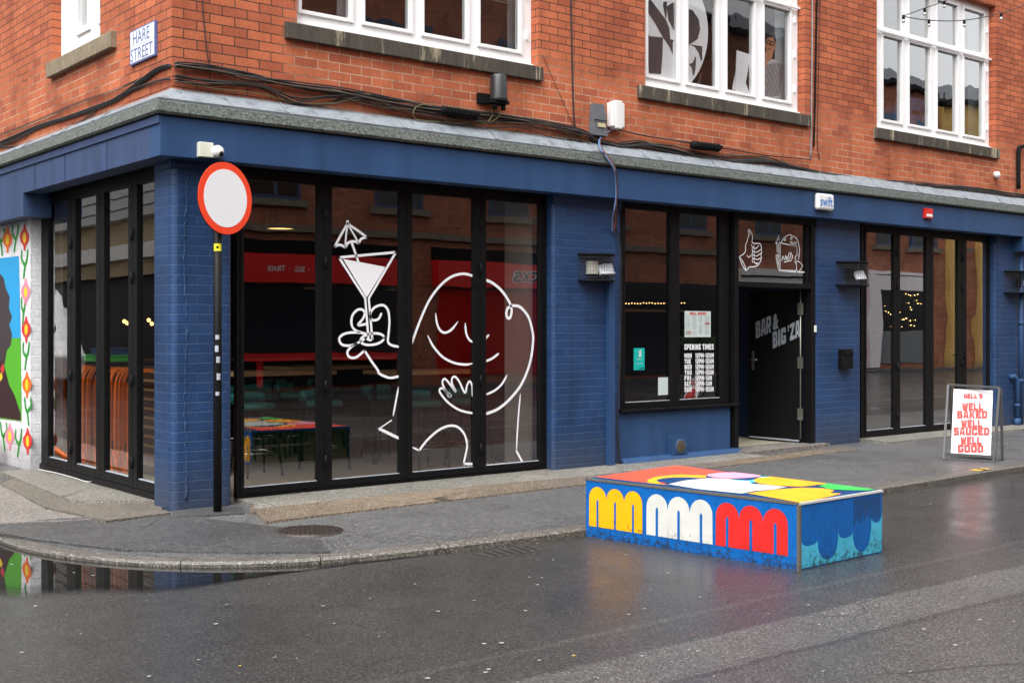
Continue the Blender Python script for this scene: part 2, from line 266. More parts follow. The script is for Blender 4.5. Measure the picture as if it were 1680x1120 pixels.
GLASSS = glass_mat('side_glass', 1.7, tint=(.85, .87, .87), wav=.0010, wscale=2.2)
GLASSV = glass_mat('office_glass', 2.6, tint=(.96, .97, .97), wav=.0022, wscale=2.5)
GLASSU = glass_mat('upper_glass', 5.2, tint=(.9, .92, .92), wav=.0022, wscale=2.5)
ROADM = asphalt_mat('wet_asphalt', .024, wet=1.0, seed=3, coatr=.045, dry=.56, warm=(1.03, 1, .95), strips=((-5.85, -5.42, .75, .02), (-5.07, -5.0, .3, .0), (-5.87, -5.845, 1.3, .02), (-9, -5.93, .35, 0.02)), film=(-5.2, -4.5))
PATCHM = asphalt_mat('dry_asphalt', .082, wet=.6, seed=9, grain=1.2, coatr=.22, dry=.42)
PATCHD = asphalt_mat('dark_asphalt', .043, wet=.7, seed=19, grain=1, coatr=.16, dry=.55)
PAVEM = asphalt_mat('pavement_asphalt', .062, wet=.5, seed=31, coatr=.2, dry=.5)
PAVED = asphalt_mat('pavement_patch', .040, wet=.6, seed=41, coatr=.18, dry=.52)
SCREED = asphalt_mat('worn_concrete', .125, wet=.35, seed=51, grain=.8, coatr=.3, dry=.45, warm=(1.05, 1, .85))
SCREEDD = asphalt_mat('brown_concrete', .085, wet=.4, seed=53, grain=1.2, coatr=.3, dry=.45, warm=(1.15, 1, .78))
YORK = asphalt_mat('wet_york_stone', .10, wet=.8, seed=61, grain=.35, coatr=.14, dry=.6, warm=(1.25, .95, .65))
KERBM = asphalt_mat('kerb_stone', .064, wet=.5, seed=71, grain=.6, coatr=.25, dry=.45, warm=(1.12, 1, .85))
PINKC = asphalt_mat('pink_concrete', .115, wet=.25, seed=81, grain=.6, coatr=.3, dry=.4, warm=(1.1, .98, .88))

# ------------------------------------------------------------------ mesh builder
ALL = []
class MB:
    def __init__(s): s.v = []; s.f = []; s.m = []; s.mats = []; s.smooth = []
    def mi(s, m):
        if m not in s.mats: s.mats.append(m)
        return s.mats.index(m)
    def add(s, vs, fs, m, smooth=False):
        o = len(s.v); s.v += [tuple(v) for v in vs]; k = s.mi(m)
        for f in fs: s.f.append([i + o for i in f]); s.m.append(k); s.smooth.append(smooth)
        return s
    def box(s, x0, x1, y0, y1, z0, z1, m):
        x0, x1 = min(x0, x1), max(x0, x1); y0, y1 = min(y0, y1), max(y0, y1); z0, z1 = min(z0, z1), max(z0, z1)
        vs = [(x, y, z) for z in (z0, z1) for y in (y0, y1) for x in (x0, x1)]
        return s.add(vs, [(0, 2, 3, 1), (4, 5, 7, 6), (0, 1, 5, 4), (2, 6, 7, 3), (0, 4, 6, 2), (1, 3, 7, 5)], m)
    def bar(s, a, b, w, h, m, up=(0, 0, 1)):
        a = Vector(a); b = Vector(b); d = (b - a).normalized(); u = Vector(up)
        if abs(d.dot(u)) > .98: u = Vector((1, 0, 0))
        r = d.cross(u).normalized(); u = r.cross(d).normalized()
        c = [r * sx * w / 2 + u * sz * h / 2 for sx, sz in ((-1, -1), (1, -1), (1, 1), (-1, 1))]
        vs = [a + q for q in c] + [b + q for q in c]
        return s.add(vs, [(3, 2, 1, 0), (4, 5, 6, 7), (0, 1, 5, 4), (1, 2, 6, 5), (2, 3, 7, 6), (3, 0, 4, 7)], m)
    def hexa(s, pts, m):      # 8 points: bottom 4, top 4
        return s.add(pts, [(3, 2, 1, 0), (4, 5, 6, 7), (0, 1, 5, 4), (1, 2, 6, 5), (2, 3, 7, 6), (3, 0, 4, 7)], m)
    def poly(s, pts, m): return s.add(pts, [tuple(range(len(pts)))], m)
    def slab(s, pts, z0, z1, m):    # pts: CCW xy polygon; z may be per-point list
        n = len(pts); z0 = z0 if isinstance(z0, (list, tuple)) else [z0] * n; z1 = z1 if isinstance(z1, (list, tuple)) else [z1] * n
        vs = [(p[0], p[1], z) for p, z in zip(pts, z0)] + [(p[0], p[1], z) for p, z in zip(pts, z1)]
        fs = [tuple(range(n - 1, -1, -1)), tuple(range(n, 2 * n))] + [(i, (i + 1) % n, n + (i + 1) % n, n + i) for i in range(n)]
        return s.add(vs, fs, m)
    def extr(s, pts, off, m):     # 3D polygon extruded by vector
        off = Vector(off); n = len(pts); vs = [Vector(p) for p in pts]; vs += [p + off for p in vs]
        fs = [tuple(range(n)), tuple(range(2 * n - 1, n - 1, -1))] + [((i + 1) % n, i, n + i, n + (i + 1) % n) for i in range(n)]
        return s.add(vs, fs, m)
    def tube(s, pts, r, m, n=6, cap=True):
        pts = [Vector(p) for p in pts]; rs = r if isinstance(r, (list, tuple)) else [r] * len(pts)
        vs = []; u = None
        for i, p in enumerate(pts):
            d = (pts[min(i + 1, len(pts) - 1)] - pts[max(i - 1, 0)])
            if d.length < 1e-9: d = Vector((0, 0, 1))
            d.normalize()
            if u is None: u = d.orthogonal().normalized()
            u = (u - d * u.dot(d)); u = u.normalized() if u.length > 1e-6 else d.orthogonal().normalized()
            v = d.cross(u)
            for k in range(n):
                a = 2 * math.pi * k / n; vs.append(p + (u * math.cos(a) + v * math.sin(a)) * rs[i])
        fs = []
        for i in range(len(pts) - 1):
            for k in range(n): fs.append((i * n + k, i * n + (k + 1) % n, (i + 1) * n + (k + 1) % n, (i + 1) * n + k))
        if cap: fs += [tuple(range(n - 1, -1, -1)), tuple(range((len(pts) - 1) * n, len(pts) * n))]
        return s.add(vs, fs, m, n > 4)
    def sphere(s, c, r, m, n=12, sx=1, sy=1, sz=1):
        c = Vector(c); vs = []; fs = []; h = n // 2
        for i in range(h + 1):
            t = math.pi * i / h
            for k in range(n):
                a = 2 * math.pi * k / n
                vs.append(c + Vector((r * sx * math.sin(t) * math.cos(a), r * sy * math.sin(t) * math.sin(a), r * sz * math.cos(t))))
        for i in range(h):
            for k in range(n): fs.append((i * n + k, (i + 1) * n + k, (i + 1) * n + (k + 1) % n, i * n + (k + 1) % n))
        return s.add(vs, fs, m, True)
    def text(s, txt, BL, BR, TL, m, bold=.02, off=None):
        vs, fs = textgeo(txt, bold); BL = Vector(BL); ux = Vector(BR) - BL; uy = Vector(TL) - BL
        n = ux.cross(uy).normalized() * (off or 0)
        return s.add([BL + ux * a + uy * b_ + n for a, b_ in vs], fs, m)
    def block(s, txt, BL, BR, TL, m, gap=.11):      # heavy condensed block capitals cut from rectangles and quads
        adv = []; x = 0
        for ch in txt:
            wd = {'I': .5, '1': .62, "'": .42, '-': .62, ' ': .45, 'W': 1.3, 'M': 1.25, 'N': 1.08}.get(ch, 1.0); adv.append((ch, x, wd)); x += wd + gap
        tot = x - gap; BL = Vector(BL); ux = (Vector(BR) - BL) / tot; uy = Vector(TL) - BL; n = ux.cross(uy).normalized(); k = 0
        for ch, x0, wd in adv:
            for sh in GLY.get(ch, []):
                q = [(sh[0], sh[1]), (sh[2], sh[1]), (sh[2], sh[3]), (sh[0], sh[3])] if not isinstance(sh[0], tuple) else sh
                k += 1; s.poly([BL + ux * (x0 + a * wd) + uy * b_ + n * (.00012 * (k % 7)) for a, b_ in q], m)
        return s
    def build(s, name, parent=None, bevel=0, loc=None):
        me = bpy.data.meshes.new(name)
        if parent is not None: o0 = Vector(parent.location) if parent.parent is None else Vector(parent['org'])
        elif loc is not None: o0 = Vector(loc)
        else:
            xs, ys, zs = zip(*s.v); o0 = Vector(((min(xs) + max(xs)) / 2, (min(ys) + max(ys)) / 2, min(zs)))
        me.from_pydata([tuple(Vector(v) - o0) for v in s.v], [], s.f)
        for m in s.mats: me.materials.append(m)
        me.polygons.foreach_set('material_index', s.m); me.polygons.foreach_set('use_smooth', s.smooth); me.update()
        o = bpy.data.objects.new(name, me); sc.collection.objects.link(o)
        if parent is not None:
            o.parent = parent; o.location = (0, 0, 0); o['org'] = tuple(o0)
        else: o.location = o0
        if bevel:
            b = o.modifiers.new('bevel', 'BEVEL'); b.width = bevel; b.segments = 2; b.limit_method = 'ANGLE'; b.angle_limit = R(40)
        return o
GLY = {'L': [(0, 0, .42, 1), (0, 0, 1, .3)], 'E': [(0, 0, .42, 1), (0, 0, 1, .26), (0, .38, .88, .62), (0, .74, 1, 1)],
 'N': [(0, 0, .34, 1), (.66, 0, 1, 1), ((0, 1), (.34, 1), (1, 0), (.66, 0))], 'W': [((0, 1), (.28, 1), (.42, 0), (.12, 0)), ((.72, 1), (1, 1), (.88, 0), (.58, 0)), ((.40, .92), (.60, .92), (.68, 0), (.32, 0))],
 'B': [(0, 0, .4, 1), (0, 0, .85, .24), (0, .4, .85, .6), (0, .76, .82, 1), (.62, .08, 1, .47), (.62, .53, .95, .92)], 'A': [((0, 0), (.34, 0), (.48, 1), (.2, 1)), ((.66, 0), (1, 0), (.8, 1), (.52, 1)), (.2, .8, .8, 1), (.2, .18, .8, .4)],
 'K': [(0, 0, .38, 1), ((.36, .42), (.62, 1), (1, 1), (.62, .45)), ((.36, .6), (.66, .58), (1, 0), (.62, 0))], 'D': [(0, 0, .38, 1), (0, 0, .82, .25), (0, .75, .82, 1), (.62, .1, 1, .9)],
 'U': [(0, .1, .38, 1), (.62, .1, 1, 1), (.08, 0, .92, .27)], 'C': [(0, .1, .38, .9), (.08, 0, .94, .26), (.08, .74, .94, 1), (.62, .6, 1, .92), (.62, .08, 1, .38)], 'G': [(0, .1, .38, .9), (.08, 0, .94, .26), (.08, .74, .94, 1), (.62, .08, 1, .5), (.5, .36, 1, .52), (.62, .66, 1, .92)],
 'O': [(0, .1, .38, .9), (.62, .1, 1, .9), (.08, 0, .92, .25), (.08, .75, .92, 1)], 'S': [(.06, .76, 1, 1), (0, .5, .38, .93), (.06, .4, .94, .62), (.62, .07, 1, .52), (0, 0, .94, .24)], "'": [((.3, 1), (.85, 1), (.6, .62), (.2, .62))],
 'M': [(0, 0, .3, 1), (.7, 0, 1, 1), ((.1, 1), (.34, 1), (.6, .25), (.4, .25)), ((.66, 1), (.9, 1), (.6, .25), (.4, .25))], 'T': [(0, .74, 1, 1), (.31, 0, .69, 1)], 'P': [(0, 0, .36, 1), (0, .77, .9, 1), (0, .34, .9, .56), (.64, .42, 1, .92)],
 'R': [(0, 0, .36, 1), (0, .77, .9, 1), (0, .36, .9, .58), (.64, .45, 1, .92), ((.38, .42), (.7, .42), (1, 0), (.64, 0))], 'F': [(0, 0, .36, 1), (0, .74, 1, 1), (0, .4, .85, .63)], 'H': [(0, 0, .36, 1), (.64, 0, 1, 1), (0, .38, 1, .62)], 'I': [(.08, 0, .92, 1)],
 '1': [(.36, 0, .96, 1), (.02, .7, .5, .9)], '2': [(0, .76, .95, 1), (.62, .5, 1, .93), (.06, .4, .94, .62), (0, .07, .38, .52), (0, 0, 1, .24)], '-': [(.05, .4, .95, .58)], 'Z': [(0, .76, 1, 1), (0, 0, 1, .24), ((0, .2), (.42, .2), (1, .8), (.58, .8))]}
_tc = {}
def textgeo(txt, bold):
    k = (txt, bold)
    if k in _tc: return _tc[k]
    c = bpy.data.curves.new('t', 'FONT'); c.body = txt; c.offset = bold; c.resolution_u = 3; c.space_character = 1 + bold * 2.4
    o = bpy.data.objects.new('t', c); sc.collection.objects.link(o)
    bpy.context.view_layer.update()
    me = bpy.data.meshes.new_from_object(o.evaluated_get(bpy.context.evaluated_depsgraph_get()))
    vs = [(v.co.x, v.co.y) for v in me.vertices]; fs = [tuple(p.vertices) for p in me.polygons]
    bpy.data.objects.remove(o); bpy.data.curves.remove(c); bpy.data.meshes.remove(me)
    x0 = min(v[0] for v in vs); x1 = max(v[0] for v in vs); y0 = min(v[1] for v in vs); y1 = max(v[1] for v in vs)
    _tc[k] = ([((a - x0) / (x1 - x0), (b - y0) / (y1 - y0)) for a, b in vs], fs); return _tc[k]
def thing(name, label, cat, loc=(0, 0, 0), group=None, kind=None):
    o = bpy.data.objects.new(name, None); sc.collection.objects.link(o); o.location = loc; o.empty_display_size = .1
    return tag(o, label, cat, group, kind)
def tag(o, label=None, cat=None, group=None, kind=None):
    if label: o['label'] = label
    if cat: o['category'] = cat
    if group: o['group'] = group
    if kind: o['kind'] = kind
    return o
def copy_tree(o, parent=None):
    c = o.copy(); sc.collection.objects.link(c)
    if parent: c.parent = parent
    for ch in list(o.children): copy_tree(ch, c)
    return c
def smooth(pts, n=6, closed=False):
    out = []; N_ = len(pts); P = [Vector(p) for p in pts]
    rng = range(N_ if closed else N_ - 1)
    for i in rng:
        p0 = P[(i - 1) % N_] if (closed or i > 0) else P[i]; p1 = P[i]; p2 = P[(i + 1) % N_]; p3 = P[(i + 2) % N_] if (closed or i + 2 < N_) else p2
        for k in range(n):
            t = k / n; out.append(.5 * ((2 * p1) + (-p0 + p2) * t + (2 * p0 - 5 * p1 + 4 * p2 - p3) * t * t + (-p0 + 3 * p1 - 3 * p2 + p3) * t ** 3))
    if not closed: out.append(P[-1])
    return out
def ribbon(mb, pts, wid, m, nrm, taper=False):   # flat stroke of vinyl on a pane; pts are 3D points in the pane
    n = Vector(nrm); k = len(pts); vs = []
    for i, p in enumerate(pts):
        d = (pts[min(i + 1, k - 1)] - pts[max(i - 1, 0)]).normalized(); s_ = d.cross(n).normalized()
        ww = wid / 2
        if taper:
            q = min(i, k - 1 - i) / max(1, (k - 1)); ww *= min(1, .35 + q * 4)
        vs += [p + s_ * ww, p - s_ * ww]
    mb.add(vs, [(2 * i, 2 * i + 1, 2 * i + 3, 2 * i + 2) for i in range(k - 1)], m)
    for p, rr in ((pts[0], .5 if not taper else .18), (pts[-1], .5 if not taper else .18)):
        u = n.orthogonal().normalized(); v = n.cross(u)
        c = [p + (u * math.cos(2 * math.pi * a / 10) + v * math.sin(2 * math.pi * a / 10)) * wid * rr + n * .0006 for a in range(10)]
        mb.poly(c, m)

# ================================================================== THE GROUND
RZ = -.09
g = MB(); g.box(-80, 90, -70, 70, -.6, RZ - .02, ROADM); tag(g.build('ground'), kind='structure')
g = MB(); g.poly([(-80, -16.0, RZ), (90, -16.0, RZ), (90, 30, RZ), (-80, 30, RZ)], ROADM); tag(g.build('road'), kind='structure')
# kerb line (outer edge) with height of its top
kl = [(-1.52, 14, -.05), (-1.50, 3, -.05), (-1.48, .6, -.05), (-1.45, -.05, -.05), (-1.40, -.65, -.05), (-1.24, -1.18, -.05), (-.98, -1.66, -.05), (-.62, -2.05, -.048), (-.2, -2.32, -.045), (.3, -2.5, -.04),
      (.9, -2.62, -.032), (1.6, -2.69, -.028), (2.3, -2.73, -.025), (4, -2.79, -.015), (6.2, -2.84, -.008), (9.3, -2.76, 0), (14, -2.7, 0), (30, -2.7, 0), (60, -2.7, 0)]
kp = [Vector(p) for p in kl]
def offs(i, d):
    t = (kp[min(i + 1, len(kp) - 1)] - kp[max(i - 1, 0)]); t.z = 0; t.normalize(); n = Vector((-t.y, t.x, 0)); return kp[i] + n * d
inner = [offs(i, .13) for i in range(len(kp))]
pv = MB()
pts = [(p.x, p.y, p.z) for p in inner]
back = [(60, .6, .02), (0.3, .6, .02), (0.3, 14, .02)]
# triangulate fan-like strips from kerb back to the facade line
fac = []
for p in inner:
    if p.y > -.3 and p.x < 0: fac.append(Vector((.35, max(p.y, .35), 0)))
    elif p.x < .35: fac.append(Vector((.35, .35, 0)))
    else: fac.append(Vector((p.x, .35, 0)))
vs = []; fs = []
for p, q in zip(inner, fac):
    for k in range(7):
        t = k / 6; v = p.lerp(q, t); v.z = p.z + (q.z - p.z) * min(1, t * 1.1); vs.append(v)
for i in range(len(inner) - 1):
    for k in range(6): fs.append((i * 7 + k, (i + 1) * 7 + k, (i + 1) * 7 + k + 1, i * 7 + k + 1))
pv.add(vs, fs, PAVEM); tag(pv.build('pavement'), kind='structure')
kb = MB()
def kerbseg(a, b, ia, ib):
    r = .018
    prof = lambda P, I: [Vector((P.x, P.y, RZ - .1)), Vector((P.x, P.y, P.z - r)), P.lerp(I, .14) + Vector((0, 0, .0)), Vector((I.x, I.y, I.z + .002)), Vector((I.x, I.y, RZ - .1))]
    A = prof(a, ia); B = prof(b, ib)
    kb.add(A + B, [(0, 1, 6, 5), (1, 2, 7, 6), (2, 3, 8, 7), (3, 4, 9, 8), (0, 4, 3, 2, 1), (5, 6, 7, 8, 9)], KERBM)
cum = 0
dense = smooth(kp, 8); dinn = smooth(inner, 8)
i0 = 0; acc = 0
seglist = []
for i in range(len(dense) - 1):
    a, b = dense[i], dense[i + 1]; ia, ib = dinn[i], dinn[i + 1]; n_ = max(1, int((b - a).length / .9 + .5))
    for k in range(n_):
        a2 = a.lerp(b, k / n_); b2 = a.lerp(b, (k + 1) / n_); ia2 = ia.lerp(ib, k / n_); ib2 = ia.lerp(ib, (k + 1) / n_)
        acc += (b2 - a2).length
        if acc > .9:
            b2 = b2.lerp(a2, .008 / max(.05, (b2 - a2).length)); ib2 = ib2.lerp(ia2, .008 / max(.05, (ib2 - ia2).length)); acc = 0
        kerbseg(a2, b2, ia2, ib2)
tag(kb.build('kerb'), kind='structure')
# yellow loading marks painted on the kerb edge
ym = mat('worn_yellow_paint', (.62, .40, .04), .6, dirt=((.2, .17, .12), 40, .5))
for k, (px0, px1) in enumerate(((1597, 1610), (1617, 1628))):
    a = G(px0, 771, .004); b = G(px1, 769, .004); mk = MB()
    mk.slab([(a[0], -2.775), (b[0], -2.775), (b[0], -2.67), (a[0], -2.67)], .001, .006, ym)
    mk.box(a[0], b[0], -2.785, -2.775, -.075, -.02, ym)
    tag(mk.build('kerb_marking'), kind='structure')
# concrete and stone strips at the doors
s_ = MB(); s_.slab([(.66, .2), (.66, -.22), (.45, -.55), (7.3, -.42), (7.3, .2)], [.0, -.05, -.05, -.05, 0], [.035, .022, .012, .016, .035], SCREED)
tag(s_.build('threshold_slab'), kind='structure')
s_ = MB()
q = [(.36, -1.0), (.56, -.98), (3.75, -.93), (7.9, -.62), (9.0, -.52), (9.0, -.2), (8.9, -.34), (7.3, -.42), (.45, -.55)]
s_.slab([(.34, -1.02), (.60, -1.0), (3.75, -.93), (7.2, -.70), (8.9, -.62), (8.9, -.30), (7.3, -.425), (.45, -.555), (.66, -.23), (.60, -.24)], -.06, [.003, .003, .006, .010, .012, .018, .017, .013, .022, .02], YORK)
tag(s_.build('stone_strip'), kind='structure')
s_ = MB(); s_.slab([(9.9, .2), (9.9, -.38), (14.4, -.42), (14.4, .2)], -.05, [.04, .028, .028, .04], SCREED); tag(s_.build('threshold_slab'), kind='structure')
s_ = MB(); s_.slab([(7.22, .3), (7.22, -.18), (8.95, -.12), (8.95, .3)], -.05, [.05, .045, .045, .05], PINKC); tag(s_.build('door_step'), kind='structure')
# left street pavement patches
s_ = MB(); s_.slab([G(0, 795), G(70, 766), G(264, 818), G(266, 838), G(280, 842), G(175, 855), G(75, 855 - 22)], -.06, .009, SCREEDD); tag(s_.build('concrete_patch'), kind='structure')
s_ = MB(); s_.slab([(.10, .55), (.10, 3.75), (-.35, 3.6), (-.52, .95)][::-1], -.05, [.034, .03, .018, .018], SCREED); tag(s_.build('threshold_slab'), kind='structure')
s_ = MB(); s_.slab([(-.62, .02), (-.58, .9), (-.62, 9), (-1.36, 9), (-1.36, .35)][::-1], -.06, [-.01, -.016, 0, .004, -.008], PINKC); tag(s_.build('concrete_patch'), kind='structure')
s_ = MB(); s_.slab([G(0, 878, -.04), G(0, 862, -.03), G(90, 852, -.01), G(290, 843), G(500, 868, -.02), G(545, 906, -.035), G(400, 907, -.035), G(200, 903, -.04), G(60, 886, -.04)][::-1], -.06, [-.028, -.028, -.026, -.026, -.024, -.006, .0, -.018, -.02], PAVED); tag(s_.build('asphalt_patch'), kind='structure')
s_ = MB(); s_.slab([(-.1, -.3), (.1, -.42), (.42, -.5), (.55, -.2), (.4, -.02), (0, -.02)], -.05, .007, PAVED); tag(s_.build('asphalt_patch'), kind='structure')
# puddle in the gutter at the corner
WATER = mat('puddle_water', (.012, .012, .011), .015, var=.1, spec=.75)
WATER.node_tree.nodes['Principled BSDF'].inputs['Roughness'].default_value = .01
for l in list(WATER.node_tree.links):
    if l.to_socket.name == 'Roughness': WATER.node_tree.links.remove(l)
nt = WATER.node_tree; pb = nt.nodes['Principled BSDF']; at = N(nt, 'ShaderNodeVertexColor'); at.layer_name = 'depth'
pg = N(nt, 'ShaderNodeNewGeometry'); pn = N(nt, 'ShaderNodeTexNoise', Scale=9.0, Detail=10.0, Roughness=.8); nt.links.new(pg.outputs['Position'], pn.inputs['Vector'])
pm_ = N(nt, 'ShaderNodeMath', operation='MULTIPLY_ADD'); nt.links.new(pn.outputs['Fac'], pm_.inputs[0]); pm_.inputs[1].default_value = .35; nt.links.new(at.outputs['Color'], pm_.inputs[2])
pr = N(nt, 'ShaderNodeMapRange'); nt.links.new(pm_.outputs[0], pr.inputs['Value']); pr.inputs['From Min'].default_value = .2; pr.inputs['From Max'].default_value = .5
nt.links.new(pr.outputs[0], pb.inputs['Alpha'])
inn = smooth([Vector(p) for p in ((-1.5, 1.6, 0), (-1.47, .9, 0), (-1.45, .2, 0), (-1.41, -.4, 0), (-1.27, -1.0, 0), (-1.06, -1.46, 0), (-.76, -1.88, 0), (-.37, -2.2, 0), (.12, -2.43, 0), (.6, -2.56, 0), (1.2, -2.64, 0))], 5)
outp = smooth([Vector(p) for p in ((-2.9, 1.4, 0), (-2.75, .4, 0), (-2.6, -.6, 0), (-2.42, -1.4, 0), (-2.05, -2.14, 0), (-1.6, -2.36, 0), (-1.2, -2.62, 0), (-.80, -2.60, 0), (-.25, -2.56, 0), (.2, -2.56, 0), (1.2, -2.66, 0))], 5)
vs = []; col_ = []
for p, q in zip(inn, outp):
    for k in range(9): v = p.lerp(q, k / 8); vs.append((v.x, v.y, RZ + .005)); col_.append((1 - k / 8) * min(1, (q - p).length * 2.2))
x = MB(); x.add(vs, [(i * 9 + k, i * 9 + k + 1, i * 9 + k + 10, i * 9 + k + 9) for i in range(len(inn) - 1) for k in range(8)], WATER)
po = x.build('puddle'); ca = po.data.color_attributes.new('depth', 'FLOAT_COLOR', 'POINT')
for i, v in enumerate(col_): ca.data[i].color = (v, v, v, 1)
tag(po, kind='structure')
# gum spots, grit and fallen leaves
st = MB(); gum = mat('pale_gum', (.30, .30, .28), .6); lf = mat('leaf_yellow', (.5, .33, .05), .6); lf2 = mat('leaf_brown', (.18, .07, .03), .6)
for k in range(130):
    px = random.uniform(-40, 1720); py = random.uniform(800, 1118)
    gx, gy = G(px, py, RZ); on = gy > -2.6 and gx > -1.3
    if on:
        if gy > -.8 or (gx < .5): continue
        z = -.02 + .03 * min(1, max(0, (gy + 2.7) / 2.7)) + .012
    else:
        if 2.1 < gx < 3.6 and gy > -4.75: continue
        z = RZ + .007
    r = random.uniform(.004, .014); mm = random.choice([gum] * 26 + [lf2, lf])
    st.poly([(gx + r * math.cos(a) * random.uniform(.7, 1.3), gy + r * math.sin(a) * random.uniform(.6, 1.2), z + random.uniform(0, .002)) for a in [i * math.pi / 4 for i in range(8)]], mm)
tag(st.build('ground_litter'), 'scattered pale gum spots and leaf scraps on the wet ground', 'litter', kind='stuff')
# red and green litter at the kerb

# manhole cover
IRON = mat('rusty_iron', (.05, .038, .034), .5, metal=.3, var=.5, scale=30, bump=.4)
c0 = G(507, 868.5, -.012); mh = MB(); zc = -.016
mh.tube([(c0[0], c0[1], -.06), (c0[0], c0[1], zc)], .262, IRON, 32)
for i in range(-6, 7):
    for j in range(-6, 7):
        X_, Y_ = i * .04 + (.02 if j % 2 else 0), j * .038
        if X_ * X_ + Y_ * Y_ < .235 ** 2: mh.box(c0[0] + X_ - .013, c0[0] + X_ + .013, c0[1] + Y_ - .01, c0[1] + Y_ + .01, zc, zc + .005, IRON)
tag(mh.build('manhole_cover'), 'round rusty iron manhole cover with raised studs set in the pavement', 'manhole cover')
# gutter drain
dr = MB(); gx0, gy0 = 1.36, -2.86
IRON2 = mat('dark_iron', (.07, .066, .06), .5, metal=.4, bump=.3); HOLE = mat('drain_dark', (.003, .003, .003), .9)
dr.box(gx0 - .25, gx0 + .25, gy0 - .12, gy0 + .10, RZ - .03, RZ + .004, IRON2)
for k in range(6):
    a_ = gx0 - .21 + k * .075; q_ = [(a_, gy0 - .09), (a_ + .042, gy0 - .09), (a_ + .058, gy0 + .08), (a_ + .016, gy0 + .08)]; dr.slab(q_, RZ + .0041, RZ + .0055, HOLE)
tag(dr.build('gutter_drain'), 'slotted iron drain grate in the gutter beside the kerb', 'drain')

# ================================================================== THE CORNER BUILDING
B = thing('corner_building', 'red brick corner building with a dark blue painted bar front', 'building', (0, 0, 0))
W1 = (1.19, 4.06); W2 = (5.66, 8.58); W3 = (10.17, 13.30); ZS, ZH = 4.31, 6.5
fw = MB(); T = .3
for a, b in ((0, W1[0]), (W1[1], W2[0]), (W2[1], W3[0]), (W3[1], 22)): fw.box(a, b, 0, T, 3.25, 9.2, BRICK)
for a, b in (W1, W2, W3): fw.box(a, b, 0, T, 3.25, ZS - .02, BRICK); fw.box(a, b, 0, T, ZH, 9.2, BRICK)
LW = (1.66, 3.05)
fw.box(0, T, T, LW[0], 3.25, 9.2, BRICK); fw.box(0, T, LW[1], 16, 3.25, 9.2, BRICK); fw.box(0, T, LW[0], LW[1], 3.25, 4.29, BRICK); fw.box(0, T, LW[0], LW[1], ZH, 9.2, BRICK)
fw.build('brick_wall', B)
for a, b in ((1.06, 4.09), (5.53, 8.645), (10.09, 13.33)):
    s = MB(); s.hexa([(a, -.055, 4.148), (b, -.055, 4.148), (b, .1, 4.148), (a, .1, 4.148), (a, -.055, 4.295), (b, -.055, 4.295), (b, .12, 4.325), (a, .12, 4.325)], STONE)
    s.build('window_sill', B, bevel=.006)
s = MB(); s.hexa([(-.06, 1.24, 4.135), (.1, 1.24, 4.135), (.1, 3.04, 4.135), (-.06, 3.04, 4.135), (-.06, 1.24, 4.285), (.12, 1.24, 4.32), (.12, 3.04, 4.32), (-.06, 3.04, 4.285)], STONEL); s.build('window_sill', B, bevel=.006)

def upper_window(op, glass, gm=None):
    fr = MB(); y0, y1 = .115, .18
    xs = [op[0]] + [q for g_ in glass for q in g_] + [op[1]]
    e = .035
    # outer frame & mullions
    for i in range(0, len(xs), 2): fr.box(xs[i] if i else xs[0], xs[i + 1], y0, y1, ZS, ZH, PVC)
    for a, b in glass:
        fr.box(a, b, y0, y1, ZS, 4.47, PVC); fr.box(a, b, y0, y1, 5.635, 5.755, PVC); fr.box(a, b, y0, y1, 6.37, ZH, PVC)
    wn_ = fr.build('window', B, bevel=.004)
    sa = MB()
    for a, b in glass:
        for z0, z1 in ((4.47, 5.635), (5.755, 6.37)):
            for (xa, xb, za, zb) in ((a - e, a, z0 - e, z1 + e), (b, b + e, z0 - e, z1 + e), (a, b, z0 - e, z0), (a, b, z1, z1 + e)):
                sa.box(xa, xb, y0 - .022, y0 - .0005, za, zb, PVC)
    sa.box(op[0] + .002, op[1] - .002, y0 - .05, y0 - .023, 5.675, 5.705, PVC); sa.box(op[0] + .002, op[1] - .002, y0 - .04, y0 - .001, ZS + .0, ZS + .035, PVC)
    sa.build('sash', wn_, bevel=.003)
    for a, b in glass:
        p = MB()
        t = random.uniform(-.002, .002)
        for z0, z1 in ((4.47, 5.635), (5.755, 6.37)): p.poly([(a, .14 + t, z0), (b, .14 - t, z0), (b, .14 - t, z1), (a, .14 + t, z1)], gm or GLASSU)
        p.build('pane', wn_)
    for z in (4.6, 5.05, 5.5, 6.1): hg = MB(); hg.box(op[1] - .085, op[1] - .07, y0 - .03, y0 - .001, z, z + .09, PVC); hg.build('hinge', wn_)
    return wn_
gp = lambda L_: [F(x_, 50, .12)[0] for x_ in L_]
def pairs(v): return [(v[i], v[i + 1]) for i in range(0, len(v), 2)]
upper_window(W1, pairs(gp([493, 573, 597, 671, 694, 764, 786, 851])))
upper_window(W2, pairs(gp([1061, 1111, 1127, 1175, 1191, 1235, 1252, 1294])), GLASSV)
upper_window(W3, pairs(gp([1447, 1478, 1490, 1524, 1536, 1569, 1580, 1612])))
